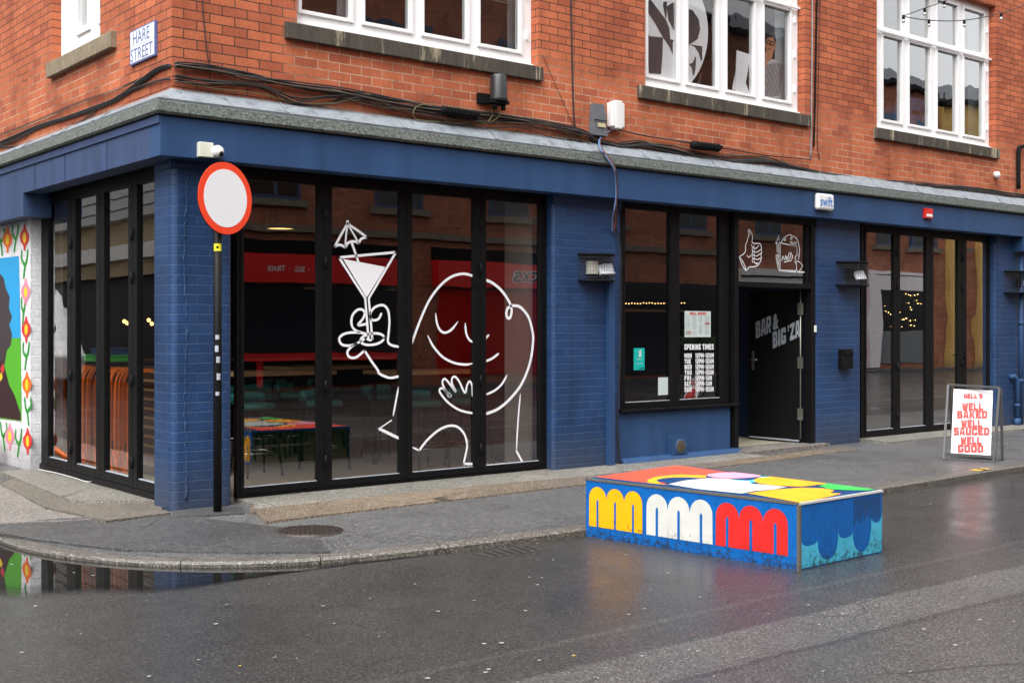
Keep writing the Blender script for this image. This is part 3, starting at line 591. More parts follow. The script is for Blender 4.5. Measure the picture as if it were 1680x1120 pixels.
# small window in the side wall
fr = MB(); gl = [(1.66 + .15, 1.92), (2.22, 2.45)]
gl = [(L(175, 20, .12)[0] + .01, L(165, 20, .12)[0]), (L(147, 20, .12)[0], L(131, 20, .12)[0]), (L(128, 20, .12)[0], L(119, 20, .12)[0])]
gl = [(1.74, 1.90), (2.22, 2.50)]
xs = [LW[0]] + [q for g_ in gl for q in g_] + [LW[1]]
for i in range(0, len(xs), 2): fr.box(.10, .17, xs[i], xs[i + 1], 4.32, ZH, PVC)
for a, b in gl: fr.box(.10, .17, a, b, 4.32, 4.56, PVC); fr.box(.10, .17, a, b, 6.3, ZH, PVC)
wn_ = fr.build('window', B, bevel=.004)
sa = MB()
for a, b in gl:
    for (ya, yb, za, zb) in ((a - .05, a, 4.5, 6.35), (b, b + .05, 4.5, 6.35), (a, b, 4.5, 4.56), (a, b, 6.3, 6.35)): sa.box(.078, .0995, ya, yb, za, zb, PVC)
sa.build('sash', wn_, bevel=.003)
for a, b in gl:
    p = MB(); p.poly([(.13, a, 4.56), (.13, b, 4.56), (.13, b, 6.3), (.13, a, 6.3)], GLASSU); p.build('pane', wn_)
# rooms upstairs
DIM = mat('dim_plaster', (.16, .15, .14), .9); DIMC = mat('office_ceiling', (.30, .30, .30), .9); ROOF = mat('slate_roof', (.05, .055, .065), .6, var=.3)
rm = MB(); rm.box(T, 22, T, 6, 3.3, 3.5, DIM); rm.box(T, 22, 5, 5.1, 3.5, 7.2, DIM); rm.box(T, 22, T, 6, 7.2, 7.3, DIMC); rm.box(4.8, 4.9, T, 5, 3.5, 7.2, DIM); rm.box(9.3, 9.4, T, 5, 3.5, 7.2, DIM); rm.box(15, 15.1, T, 5, 3.5, 7.2, DIM)
rm.build('upper_room', B)
rf = MB(); rf.box(T, 22, T, 16, 9.0, 9.2, ROOF); rf.box(21.7, 22, T, 16, -.1, 9.0, BRICK); rf.box(T, 21.7, 15.7, 16, -.1, 9.0, BRICK); rf.build('roof', B)

# cornice: lead flashing over a mossy concrete slab (rises slightly to the right)
cz = lambda X: 3.418; lz = lambda X: 3.568 + .0035 * X
co = MB(); xs = [0, 4, 8, 12, 16, 22]
def strip_front(mb, prof, m, xs):    # prof(X)-> list of (y,z) outer loop
    for a, b in zip(xs, xs[1:]):
        A = [Vector((a if a > .01 else y_, y_, z_)) for y_, z_ in prof(a)]; Bq = [Vector((b, y_, z_)) for y_, z_ in prof(b)]
        n = len(A); mb.add(A + Bq, [(i, (i + 1) % n, n + (i + 1) % n, n + i) for i in range(n)], m)
def strip_side(mb, prof, m, ys):
    for a, b in zip(ys, ys[1:]):
        A = [Vector((y_, a if a > .01 else y_, z_)) for y_, z_ in prof(0)]; Bq = [Vector((y_, b, z_)) for y_, z_ in prof(0)]
        n = len(A); mb.add(A + Bq, [(i, n + i, n + (i + 1) % n, (i + 1) % n) for i in range(n)], m)
pc = lambda X: [(-.012, 3.312), (-.215, 3.312), (-.232, 3.33), (-.225, cz(X) - .006), (-.215, cz(X)), (-.012, cz(X) + .02)]
strip_front(co, pc, CONC, xs); strip_side(co, pc, CONC, [0, 4, 8, 16]); co.build('concrete_cornice', B)
ld = MB(); pl = lambda X: [(-.006, cz(X) + .021), (-.208, cz(X) + .003), (-.214, cz(X) + .022), (-.15, cz(X) + .04), (-.06, lz(X) - .035), (-.010, lz(X)), (-.004, lz(X))]
xl = [0] + [1.1 * i + random.uniform(-.1, .1) for i in range(1, 20)]
strip_front(ld, pl, LEAD, xl); strip_side(ld, pl, LEAD, [0, 1.3, 2.4, 3.6, 4.8, 8, 16])
for X_ in xl[1:14]:
    ld.tube([(X_, -.213, cz(X_) + .03), (X_, -.15, cz(X_) + .046), (X_, -.06, lz(X_) - .028), (X_, -.012, lz(X_) + .004)], .006, LEAD, 5)
for Y_ in (1.3, 2.4, 3.6): ld.tube([(-.213, Y_, cz(0) + .03), (-.15, Y_, cz(0) + .046), (-.06, Y_, lz(0) - .028), (-.012, Y_, lz(0) + .004)], .006, LEAD, 5)
ld.build('lead_flashing', B)
# fascia: boxed timber, with upper moulding
fa = MB(); FZ0, FZ1 = 2.968, 3.30
fa.box(-.18, 13.80, -.18, .02, FZ0, FZ1, BLUE)
fa.box(13.803, 22, -.18, .02, 2.74, FZ1, BLUE)
fa.build('fascia_board', B, bevel=.004)
fa = MB(); fa.box(-.18, .02, .021, 3.39, FZ0, FZ1, BLUE2); fa.box(-.18, .115, 3.393, 16, 2.725, FZ1, BLUE2); fa.box(-.195, -.1805, -.18, 16, 3.235, 3.30, BLUE2)
for y_ in (1.0, 2.1, 3.0): fa.box(-.183, -.1805, y_, y_ + .006, FZ0, 3.23, BLACKM)
fa.build('fascia_board', B, bevel=.003)
# soffit / head above the glazing
hd = MB(); hd.box(.02, 13.8, .021, .45, 2.985, 3.2, BLACKM); hd.box(.021, .45, .451, 3.8, 2.985, 3.2, BLACKM); hd.build('door_head', B)

# pillars of blue painted brick with rounded corners
def pillar(x0, x1, y0, y1, z0, z1, rad=.05, m=BLUEB, corners='ab', par=B):
    pts = []
    for (cx_, cy_, a0, on) in ((x0 + rad, y0 + rad, 180, 'a' in corners), (x1 - rad, y0 + rad, 270, 'b' in corners)):
        if on:
            for k in range(6): a = R(a0 + k * 18); pts.append((cx_ + rad * math.cos(a), cy_ + rad * math.sin(a)))
        else: pts.append((x0 if a0 == 180 else x1, y0))
    pts += [(x1, y1), (x0, y1)]
    mb = MB(); mb.slab(pts, z0, z1, m); return mb
P1x = F(383, 600)[0]
p = pillar(0, P1x, 0, .35, -.05, 2.90, .07); p.box(-.02, P1x + .01, -.02, .33, 2.90, 2.985, BLUEB)
# rough mortar seam running down the pillar
seam = []
zz = 2.9
while zz > .05:
    seam.append((.125 + .012 * math.sin(zz * 5) + random.uniform(-.012, .012), .002, zz)); zz -= random.uniform(.02, .05)
p.tube(seam, [random.uniform(.003, .014) for _ in seam], BLUEB, 5)
p.box(.0, .34, .351, L(257, 600, .02)[0], -.05, 2.985, BLUEB)
p.build('pillar', B)
P2 = (F(908, 600)[0], F(1020, 600)[0]); P3 = (F(1338, 600)[0], F(1413, 600)[0]); P4 = (F(1634, 600)[0], 13.98)
p = pillar(P2[0], P2[1] - .1, 0, .35, -.05, 2.87, .05, corners='a'); p.box(P2[1] - .0995, P2[1], .03, .35, -.05, 2.87, BLUEB)
p.box(P2[0] - .01, P2[1] - .12, -.012, .35, 2.871, 2.985, BLUEB)
cx0, cx1 = F(994, 600)[0], F(1004, 600)[0]; p.box(cx0, cx1, -.05, -.001, 0, F(994, 452)[1], BLUE)
p.box(P2[1] - .12, P2[1] + .0, -.001, .029, 2.871, 2.97, BLUEB)
p.build('pillar', B)
p = pillar(P3[0], P3[1], 0, .35, -.05, 2.87, .05); p.box(P3[0] + .01, P3[1] - .05, -.012, .34, 2.871, 2.985, BLUEB); p.build('pillar', B)
p = pillar(P4[0], 14.6, 0, .35, -.05, 2.87, .05, corners='a'); p.box(P4[0] + .01, 14.2, -.012, .34, 2.871, 2.985, BLUEB); p.build('pillar', B)
# rest of the ground-floor wall beyond the frame
r_ = MB(); r_.box(14.61, 21.69, 0, .35, -.05, 2.985, BLUEB); r_.build('wall', B)

# ------------------------------------------------ folding glazed doors
DZ0, DZ1 = .045, 2.965
def folding_front(xsG, x0, x1, Y, gb, gt, tilt=None, handles=None, name='folding_door'):
    """xsG: glass pairs; leaves split half way between"""
    fr = MB(); fr.box(x0, xsG[0][0] - .035, Y - .01, Y + .06, DZ0, DZ1, BLACK); fr.box(xsG[-1][1] + .035, x1, Y - .01, Y + .06, DZ0, DZ1, BLACK)
    fr.box(x0, x1, Y - .012, Y + .06, DZ0 - .01, DZ0 + .02, BLACK); fr.box(x0, x1, Y - .03, Y + .06, DZ1 - .02, DZ1 + .02, BLACK)
    fr.build('door_frame', B, bevel=.003)
    n = len(xsG)
    for i, (a, b) in enumerate(xsG):
        l = xsG[0][0] - .034 if i == 0 else (xsG[i - 1][1] + a) / 2 + .003
        r = xsG[-1][1] + .034 if i == n - 1 else (b + xsG[i + 1][0]) / 2 - .003
        m = MB(); Ya, Yb = Y - .02, Y + .045
        m.box(l, a, Ya, Yb, DZ0 + .021, DZ1 - .021, BLACK); m.box(b, r, Ya, Yb, DZ0 + .021, DZ1 - .021, BLACK)
        m.box(a, b, Ya, Yb, DZ0 + .021, gb, BLACK); m.box(a, b, Ya, Yb, gt, DZ1 - .021, BLACK)
        # glazing beads
        m.box(a, a + .008, Ya + .012, Yb - .01, gb, gt, BLACKM); m.box(b - .008, b, Ya + .012, Yb - .01, gb, gt, BLACKM); m.box(a, b, Ya + .012, Yb - .01, gb, gb + .008, GREYV)
        lf_ = m.build(name, B, bevel=.004)
        t = 0 if tilt is None else tilt[i]
        p = MB(); p.poly([(a, Y + .008 - t, gb), (b, Y + .008 + t, gb), (b, Y + .008 + t, gt), (a, Y + .008 - t, gt)], GLASSD); p.build('pane', lf_)
        if i in (1, 3) or (i == n - 1 and n == 4):
            for z in (.25, .95, 2.1, 2.55): h = MB(); h.tube([(l, Ya - .008, z), (l, Ya - .008, z + .11)], .011, BLACK, 8); h.box(l - .03, l + .03, Ya - .006, Ya - .0005, z + .01, z + .1, BLACK); h.build('hinge', lf_)
        if handles == i:
            h = MB(); h.box(a - .06, a - .03, Ya - .012, Ya - .0005, 1.0, 1.2, BLACK); h.tube([(a - .045, Ya - .01, 1.14), (a - .045, Ya - .05, 1.14), (a - .2, Ya - .055, 1.14)], .009, BLACK, 8); h.build('handle', lf_)
YG = .12
A = [F(x_, 600, YG)[0] for x_ in (388, 399, 520, 543, 655, 675, 776, 796, 884, 907)]
folding_front(pairs(A[1:9]), A[0], A[9], YG, .125, 2.87)
D_ = [F(x_, 600, YG)[0] for x_ in (1412, 1420, 1465, 1475, 1518, 1530, 1570, 1584, 1620, 1634)]
folding_front(pairs(D_[1:9]), D_[0], D_[9], YG, .13, 2.87, tilt=[0, .001, 0, -.0054], handles=3)
# left side doors (plane X=.12) built along Y
LL = [L(x_, 600, .12)[0] for x_ in (264, 256.5, 228, 213.5, 174, 160.5, 127, 113, 82, 69)]
def side_front(v):
    gl_ = pairs(v[1:9]); y0, y1 = v[0] - .1, v[9]; X = .12; gb, gt = .16, 2.86
    fr = MB(); fr.box(X - .01, X + .06, y0, gl_[0][0] - .03, DZ0, DZ1, BLACK); fr.box(X - .01, X + .06, gl_[-1][1] + .03, y1, DZ0, DZ1, BLACK)
    fr.box(X - .03, X + .06, y0, y1, DZ0 - .04, DZ0 + .03, BLACK); fr.box(X - .03, X + .06, y0, y1, DZ1 - .03, DZ1 + .02, BLACK); fr.build('door_frame', B, bevel=.003)
    for i, (a, b) in enumerate(gl_):
        l = gl_[0][0] - .028 if i == 0 else (gl_[i - 1][1] + a) / 2 + .003
        r = gl_[-1][1] + .028 if i == 3 else (b + gl_[i + 1][0]) / 2 - .003
        m = MB(); Xa, Xb = X - .02, X + .045
        m.box(Xa, Xb, l, a, DZ0 + .031, DZ1 - .031, BLACK); m.box(Xa, Xb, b, r, DZ0 + .031, DZ1 - .031, BLACK); m.box(Xa, Xb, a, b, DZ0 + .031, gb, BLACK); m.box(Xa, Xb, a, b, gt, DZ1 - .031, BLACK)
        m.box(Xa + .012, Xb - .01, a, b, gb, gb + .008, GREYV)
        lf_ = m.build('folding_door', B, bevel=.004)
        p = MB(); p.poly([(X + .01, a, gb), (X + .01, b, gb), (X + .01, b, gt), (X + .01, a, gt)], GLASSS); p.build('pane', lf_)
        if i in (1, 3):
            for z in (.25, 1.0, 1.95, 2.35): h = MB(); h.tube([(Xa - .008, l, z), (Xa - .008, l, z + .11)], .011, BLACK, 8); h.box(Xa - .006, Xa - .0005, l - .03, l + .03, z + .01, z + .1, BLACK); h.build('hinge', lf_)
side_front(LL)

# ------------------------------------------------ fixed shop window, stall riser, entrance
YB = .08
wb = [F(x_, 600, YB)[0] for x_ in (1019, 1023, 1098, 1112, 1180, 1193, 1205)]
ZB0, ZB1 = .70, 2.90
fr = MB(); Ya, Yb = YB - .03, YB + .05
fr.box(P2[1] + .001, wb[1], Ya, Yb, .63, 2.97, BLACK); fr.box(wb[2], wb[3], Ya, Yb, .63, 2.97, BLACK); fr.box(wb[4], wb[5], Ya, Yb, .63, 2.97, BLACK)
for a, b in ((wb[1], wb[2]), (wb[3], wb[4])): fr.box(a, b, Ya, Yb, .63, ZB0, BLACK); fr.box(a, b, Ya, Yb, ZB1, 2.97, BLACK); fr.box(a, b, Ya + .02, Yb - .01, ZB0, ZB0 + .008, GREYV)
fr.box(P2[1] - .02, wb[6] - .02, -.03, Ya - .001, .60, .63, BLACK)
sw = fr.build('shop_window', B, bevel=.004)
for a, b in ((wb[1], wb[2]), (wb[3], wb[4])):
    p = MB(); p.poly([(a, YB + .01, ZB0), (b, YB + .01, ZB0), (b, YB + .01, ZB1), (a, YB + .01, ZB1)], GLASS); p.build('pane', sw)
rs = MB(); rs.box(P2[1] + .001, wb[5] + .01, .03, .3, -.05, .598, BLUE)
rs.hexa([(P2[1] + .002, -.10, -.05), (wb[6], -.08, -.05), (wb[6], .029, -.05), (P2[1] + .002, .029, -.05), (P2[1] + .002, -.03, .07), (wb[6], -.03, .07), (wb[6], .029, .09), (P2[1] + .002, .029, .09)], BLUE)
rs.build('stall_riser', B, bevel=.02)
vx0, vx1 = F(1098, 730)[0], F(1125, 730)[0]; vz0, vz1 = F(1110, 749)[1], F(1110, 714)[1]
v = MB(); v.box(vx0, vx1, -.01, .029, vz0, vz1, BLUE); v.box(vx0 + .03, vx1 - .0, -.03, -.0105, vz0 + .03, vz1 - .03, BLUE)
cxx, czz = (vx0 + vx1) / 2 + .015, (vz0 + vz1) / 2
v.tube([(cxx, -.0302, czz), (cxx, -.040, czz)], .085, mat('vent_rim', (.05, .09, .18), .5), 20)
v.tube([(cxx, -.0402, czz), (cxx, -.0415, czz)], .072, mat('vent_duct', (.07, .055, .035), .7, var=.5), 20); v.build('air_vent', B, bevel=.003)
# entrance frame with transom light
ex0, ex1, ex2, ex3 = [F(x_, 600, .05)[0] for x_ in (1193, 1207, 1326, 1337)]
zt0, zt1 = 2.055, 2.12
en = MB(); en.box(ex0 + .08, ex1, 0, .12, .04, 2.97, BLACK); en.box(ex2, P3[0] - .001, 0, .12, .04, 2.97, BLACK); en.box(ex1, ex2, .0, .1, zt0, zt1, BLACK); en.box(ex1, ex2, .0, .1, 2.885, 2.97, BLACK)
en.box(ex2 - .055, ex2 - .001, .02, .1, zt1, 2.885, BLACK)
ef = en.build('door_frame', B, bevel=.004)
p = MB(); p.poly([(ex1, .06, zt1), (ex2 - .055, .06, zt1), (ex2 - .055, .06, 2.885), (ex1, .06, 2.885)], GLASS); p.build('pane', ef)
# open leaf, hinged right, swung inwards
XH = 8.665; yh0, yh1 = .13, .99
lf_ = MB(); lf_.box(XH, XH + .05, yh0, yh1, .06, 2.05, BLACKM)
for k in range(1, 8):
    y_ = yh0 + (yh1 - yh0) * k / 8; lf_.box(XH - .002, XH - .0003, y_ - .003, y_ + .003, .35, 1.95, BLACK)
lf_.box(XH - .006, XH - .0003, yh0, yh1, .06, .30, BLACKM); lf_.box(XH - .008, XH - .0061, yh0 + .02, yh1, .065, .085, GREYV)
leaf = lf_.build('door', B, bevel=.003)
h = MB(); h.tube([(XH - .012, .125, .1), (XH - .012, .125, 2.03)], .008, mat('dull_steel', (.35, .34, .30), .4, metal=.8), 8); h.build('hinge_rod', leaf)
for z in (.35, 1.02, 1.72): h = MB(); h.box(XH - .03, XH - .001, .09, .16, z, z + .15, MATS['dull_steel']); h.build('hinge', leaf)
h = MB(); h.box(XH - .014, XH - .001, .90, .935, .98, 1.24, MATS['dull_steel']); h.tube([(XH - .01, .92, 1.12), (XH - .06, .92, 1.12), (XH - .065, .80, 1.12)], .009, MATS['dull_steel'], 8); h.build('handle', leaf)
lt = MB(); zo = lambda a, b: L3(1230 + a / 12.44, 500 + b / 12.44, XH - .005)
lt.block('BAR', zo(125, 690), zo(437, 556), zo(122, 350), GREYV)
lt.text('&', zo(472, 535), zo(590, 478), zo(470, 205), GREYV, .05)
lt.block('BIG', zo(472, 892), zo(738, 778), zo(468, 562), GREYV)
lt.block("'ZA", zo(772, 760), zo(1027, 642), zo(768, 420), GREYV)
lt.build('door_lettering', leaf)

# mural wall on the side street
XM = 0.0
mw = MB(); mw.box(XM, .35, LL[9] + .01, 15.69, -.05, 2.724, WHITEB); mw.build('side_wall', B)
mu = MB(); col = lambda n, c: mat('mural_' + n, srgb(*c), .5, var=.06)
mg = lambda x_, y_: L3(x_ / 2.604, 340 + y_ / 2.604, XM - .004)
def mp(pts, m, d=0): mu.poly([mg(a, b) - Vector((d, 0, 0)) for a, b in pts], m)
SKY_ = col('sky', (40, 160, 220)); GRN = col('green', (85, 175, 40)); LG = col('leaf', (40, 150, 50)); RED_ = col('red', (210, 50, 50)); ORG = col('orange', (240, 110, 30)); PNK = col('pink', (235, 140, 165)); YEL = col('yellow', (245, 205, 40)); DK = col('hair', (62, 52, 56)); BR = col('coat', (50, 22, 26))
mp([(-700, 300), (80, 208), (88, 558), (-700, 565)], SKY_); mp([(-700, 566), (88, 559), (92, 912), (-700, 830)], GRN)
hair = [(-260, 250), (-120, 215), (-30, 250), (15, 300), (25, 345), (42, 385), (38, 430), (52, 470), (40, 500), (52, 545), (46, 590), (30, 610), (20, 670), (-10, 700), (-300, 720)]
mp(hair, DK, .001); mp([(-320, 800), (-60, 690), (10, 650), (22, 690), (40, 760), (62, 800), (88, 880), (88, 910), (-400, 835)], BR, .0015)
mp([(2, 690), (12, 665), (20, 690), (12, 712)], RED_, .002); mp([(-8, 720), (6, 705), (12, 725), (2, 745)], YEL, .002)
mp([(-200, 380), (-110, 370), (-70, 440), (-80, 560), (-130, 620), (-200, 600)], col('skin', (120, 75, 55)), .002)
def flower(cx_, cy_, m, h=58, w=19):
    sm_ = lambda P_: [(v_.x, v_.y) for v_ in smooth([Vector((a_, b_, 0)) for a_, b_ in P_], 3, True)]
    hf = [(3, .97), (5, .72), (w * .55, .50), (w, .24), (w * 1.02, -.05), (w * .8, -.34), (5, -.60), (3, -.97)]
    mp([(cx_ + a_, cy_ - h * b_) for a_, b_ in hf] + [(cx_ - a_, cy_ - h * b_) for a_, b_ in reversed(hf)], m, .001)
    mp([(cx_ + 7 * math.cos(a), cy_ + 24 * math.sin(a)) for a in [k * math.pi / 6 for k in range(12)]], YEL, .002)
def sprig(cx_, cy_, s=1):
    ribbon(mu, smooth([mg(cx_ + 12 * s, cy_ - 52), mg(cx_ + 8 * s, cy_ - 15), mg(cx_, cy_ + 12), mg(cx_ - 5 * s, cy_ + 55)], 4), .05, LG, (-1, 0, 0))
    ribbon(mu, smooth([mg(cx_ - 13 * s, cy_ - 50), mg(cx_ - 14 * s, cy_ - 20), mg(cx_ - 2, cy_ + 5)], 4), .045, LG, (-1, 0, 0))
for a, b, m_ in ((105, 130, RED_), (110, 362, PNK), (112, 522, RED_), (115, 758, ORG), (118, 998, RED_), (32, 138, ORG), (-42, 146, RED_), (42, 978, PNK), (-36, 958, ORG), (-110, 940, RED_)): flower(a, b, m_)
for a, b, s in ((106, 240, 1), (100, 440, .6), (112, 632, 1), (117, 870, -1), (66, 130, 1), (4, 145, -1), (-75, 150, 1), (80, 1005, 1), (14, 975, -1), (-75, 950, 1)): sprig(a, b, s)
mu.build('mural', B)

# ------------------------------------------------ ground-floor interior shell
FLR = mat('bar_floor', (.44, .40, .30), .35, var=.12, scale=3); DARKW = mat('dark_wall', (.030, .026, .026), .8); PALE = mat('pale_green_wall', (.62, .68, .63), .7); TEAL = mat('teal_tile', (.03, .20, .24), .3)
it = MB(); it.box(.19, 21.69, .19, 15.69, -.05, .04, FLR); it.build('interior_floor', B)
it = MB(); it.box(.45, 21.69, .45, 15.69, 3.0, 3.2, BLACKM); it.box(.4, 14, 7.5, 7.6, .04, 3.0, DARKW); it.box(6.2, 6.3, 4.3, 7.5, .04, 3.0, DARKW); it.box(13.9, 14, .36, 7.5, .04, 3.0, DARKW)
it.build('interior_wall', B)
it = MB(); it.box(4.23, 4.6, .36, .78, .04, 3.0, PALE); it.box(4.28, 4.35, .79, 1.2, 0.04, 3.0, DARKW); it.build('interior_pier', B)
it = MB(); it.box(.345, .40, .37, .62, .04, 2.98, TEAL); it.build('tiled_pier', B)
it = MB(); it.box(8.86, 8.95, .36, 3.4, .04, 3.0, NAVY); it.box(8.4, 8.86, 3.3, 3.4, .04, 3.0, NAVY)
it.build('vestibule', B)
# ------------------------------------------------ vinyl drawings and lettering on the glass
dw = MB(); YD = YG - .001
cA = lambda pts: [F3(540 + a / 4.307, 350 + b / 4.307, YD) for a, b in pts]
cB = lambda pts: [F3(670 + a / 3.2, 430 + b / 3.2, YD) for a, b in pts]
cC = lambda pts: [F3(600 + a / 7, 600 + b / 7, YD) for a, b in pts]
NY = (0, -1, 0)
def st_(pts, wd=.026, sm=6, taper=False, closed=False): ribbon(dw, smooth(pts, sm, closed) + ([pts[0]] if closed else []), wd, WHITEV, NY, taper)
W_ = .024
st_(cA([(130, 60), (132, 88)]), .034, 1); st_(cA([(130, 72), (85, 150), (38, 238)]), W_); st_(cA([(132, 75), (200, 120), (268, 170)]), W_); st_(cA([(130, 75), (118, 170), (115, 243)]), .018); st_(cA([(132, 78), (175, 150), (210, 212)]), .018)
st_(cA([(38, 238), (62, 224), (90, 226), (115, 245)]), W_); st_(cA([(115, 245), (130, 213), (155, 200), (185, 200), (210, 214)]), W_); st_(cA([(210, 214), (222, 185), (245, 173), (268, 170)]), W_); st_(cA([(158, 205), (182, 270), (207, 345)]), W_)
st_(cA([(70, 312), (270, 293), (472, 275)]), W_, 1); st_(cA([(70, 312), (162, 456), (255, 600), (266, 740), (278, 885)]), W_, 1); st_(cA([(472, 275), (376, 438), (280, 600), (292, 740), (305, 885)]), W_, 1); st_(cA([(268, 888), (290, 896), (308, 884)]), .02)
dw.poly(cA([(98, 322), (396, 378), (392, 390), (268, 590), (262, 590)]), WHITEV)
st_(cA([(305 + 83 * math.cos(a) - 0, 888 - 40 * math.sin(a) - 10 * math.cos(a)) for a in [k * math.pi / 8 for k in range(16)]]), W_, 3, closed=True)
st_(cA([(258, 782), (205, 788), (238, 745), (252, 705), (235, 680), (200, 682), (165, 720), (158, 780), (180, 822), (230, 842)]), W_)
st_(cA([(255, 848), (180, 840), (110, 850), (72, 882), (90, 925), (150, 933), (215, 908), (245, 890)]), W_); st_(cA([(205, 912), (165, 935), (130, 975), (142, 1013), (190, 1016), (250, 968)]), W_)
st_(cA([(368, 710), (345, 748), (300, 750), (292, 705), (325, 662), (380, 648), (415, 682), (426, 760), (420, 850), (416, 905), (440, 930), (492, 942)]), W_)
st_(cA([(250, 968), (300, 1045), (345, 1108)]) + cC([(150, 82), (215, 118), (290, 137), (385, 118)]), W_)
st_(cC([(378, 238), (348, 400), (315, 575)]), .020, 4, True); st_(cC([(296, 625), (158, 718)]), .012, 4); st_(cC([(158, 722), (385, 832)]), .028, 4)
st_(cC([(522, 928), (612, 968)]), .018, 3)
st_(cB([(58, 985), (100, 932), (160, 880), (215, 858), (260, 865), (295, 905), (308, 960), (300, 1010), (290, 1055)]), W_)
st_(cB([(290, 1057), (338, 1058)]), .024, 1); st_(cB([(398, 1070), (600, 1052)]), .028, 1); st_(cB([(600, 1050), (567, 990)]), .024, 1); st_(cB([(567, 990), (575, 840), (588, 690)]), .02, 4, True)
st_(cB([(18, 425), (60, 310), (110, 200), (170, 120), (230, 75), (290, 61), (338, 72)]), .026)
st_(cB([(398, 92), (440, 108), (490, 150), (530, 210), (542, 250), (536, 288), (522, 293), (514, 270), (522, 242), (550, 228), (590, 238), (630, 288), (652, 365), (654, 420), (640, 520), (600, 628), (540, 710), (470, 770), (398, 798)]), .03)
st_(cB([(337, 792), (270, 776), (210, 737), (170, 690), (164, 668), (182, 662), (208, 690), (222, 705), (205, 688), (180, 640), (185, 614), (202, 620), (250, 680), (230, 640), (230, 608), (247, 602), (268, 628), (297, 685), (308, 645), (322, 625), (334, 648), (337, 700)]), .022, 5)
dw.poly(cB([(196, 684), (212, 682), (228, 700), (222, 712), (208, 706)]), WHITEV)
for s in ([(143, 268), (150, 320), (168, 358), (195, 370), (228, 352), (260, 312)], [(298, 320), (303, 370), (317, 403), (338, 420)], [(398, 410), (423, 380)], [(102, 385), (130, 440), (180, 497), (240, 528), (300, 537), (338, 531)], [(398, 522), (440, 505), (475, 478)], [(398, 697), (450, 675), (490, 640), (518, 592)]): st_(cB(s), .024, 6, True)
dw.build('window_drawing', B)
dw = MB(); cT = lambda pts: [F3(1200 + a / 10.18, 360 + b / 10.18, .058) for a, b in pts]
def s2(pts, wd=.013, sm=4, closed=False): ribbon(dw, smooth(cT(pts), sm, closed) + ([cT(pts)[0]] if closed else []), wd, WHITEV, NY)
s2([(130, 625), (230, 545), (235, 430), (265, 350), (290, 240), (282, 185), (305, 175), (345, 250), (350, 330), (345, 385), (400, 400), (470, 405), (495, 430), (498, 500), (505, 540), (495, 590), (498, 650), (480, 710), (440, 765), (380, 790), (300, 795), (245, 860)]); s2([(130, 625), (180, 760), (245, 860)], sm=2); s2([(140, 630), (200, 720), (250, 850)], sm=2)
s2([(290, 195), (315, 230), (300, 270)], .009); s2([(330, 425), (365, 470), (380, 430)], .011); s2([(380, 470), (410, 485), (455, 440)], .011); s2([(260, 600), (290, 630), (335, 590)], .011)
for k in range(4):
    y_ = 500 + k * 62; s2([(365 + 18 * math.cos(a), y_ + 28 * math.sin(a)) for a in [j * math.pi / 4 for j in range(8)]], .011, 3, True)
    s2([(380, y_ + 30 + 10 * (k < 2)), (430, y_ + 45), (492, y_ + (0 if k < 2 else 20))], .011)
s2([(400, 740), (440, 740), (480, 700)], .011)
s2([(835, 375), (880, 310), (950, 262), (1000, 262), (1020, 290), (1000, 335), (990, 315), (1010, 290), (1060, 290), (1105, 350), (1130, 450), (1138, 540), (1120, 660)]); s2([(895, 320), (880, 345), (900, 355), (905, 320)], .009)
s2([(790, 390), (815, 390), (1095, 455), (1095, 600)], .012, 1); s2([(790, 390), (800, 855), (1080, 880), (1085, 800)], .012, 1); s2([(815, 392), (818, 840), (1080, 858)], .009, 1)
for a in ((1010, 412), (1062, 420)): s2([(a[0] + 22 * math.cos(t), a[1] + 18 * math.sin(t)) for t in [j * math.pi / 4 for j in range(8)]], .010, 3, True)
s2([(980, 375), (1020, 372)], .009); s2([(1050, 375), (1090, 385)], .009); dw.poly(cT([(985, 420), (1090, 440), (1090, 460), (980, 432)]), WHITEV)
s2([(765, 550), (762, 430), (738, 380)], .010, 2); s2([(760, 400), (765, 320)], .010, 1); s2([(790, 340), (788, 270)], .010, 1)
s2([(800, 850), (770, 760), (745, 620), (760, 595), (785, 610), (770, 640), (785, 750)], .011)
s2([(1090, 600), (1060, 640), (1075, 660), (1060, 700), (1080, 740), (1100, 690), (1190, 770), (1130, 865)], .011, 2); s2([(1110, 880), (1215, 880)], .016, 1); s2([(1085, 740), (1090, 840), (1105, 870)], .011, 2)
for s in ([(840, 690), (862, 610), (885, 680), (905, 600)], [(905, 655), (935, 640), (925, 615), (908, 650), (930, 675)], [(945, 670), (965, 550)], [(975, 665), (995, 548)], [(1005, 570), (1000, 590)], [(1028, 600), (1010, 620), (1022, 640), (1005, 660)], [(882, 712), (1000, 685)]): s2(s, .012, 2)
dw.build('transom_drawing', B)
# opening times
ot = MB(); YO = YB + .007
oc = lambda a, b: F3(1050 + a / 5.893, 480 + b / 5.893, YO)
def tx(s, x0, x1, y0, y1, m=WHITEV, bold=.03): ot.block(s, oc(x0, y1), oc(x1, y1 - 2), oc(x0, y0), m, .24)
tx('OPENING TIMES', 430, 712, 497, 552)
for k, (d, t) in enumerate((('MON', '12PM-12AM'), ('TUE', '12PM-12AM'), ('WED', '12PM-12AM'), ('THU', '12PM-12AM'), ('FRI', '12PM-1AM'), ('SAT', '12PM-1AM'), ('SUN', '12PM-12AM'))):
    y_ = 587 + k * 54.3; tx(d, 430, 503 - (12 if d in ('TUE', 'FRI', 'SAT') else 4), y_, y_ + 45, bold=.02); tx(t, 535, 712 if '12AM' in t else 694, y_ - 2, y_ + 44, bold=.02)
ot.build('opening_times', B)

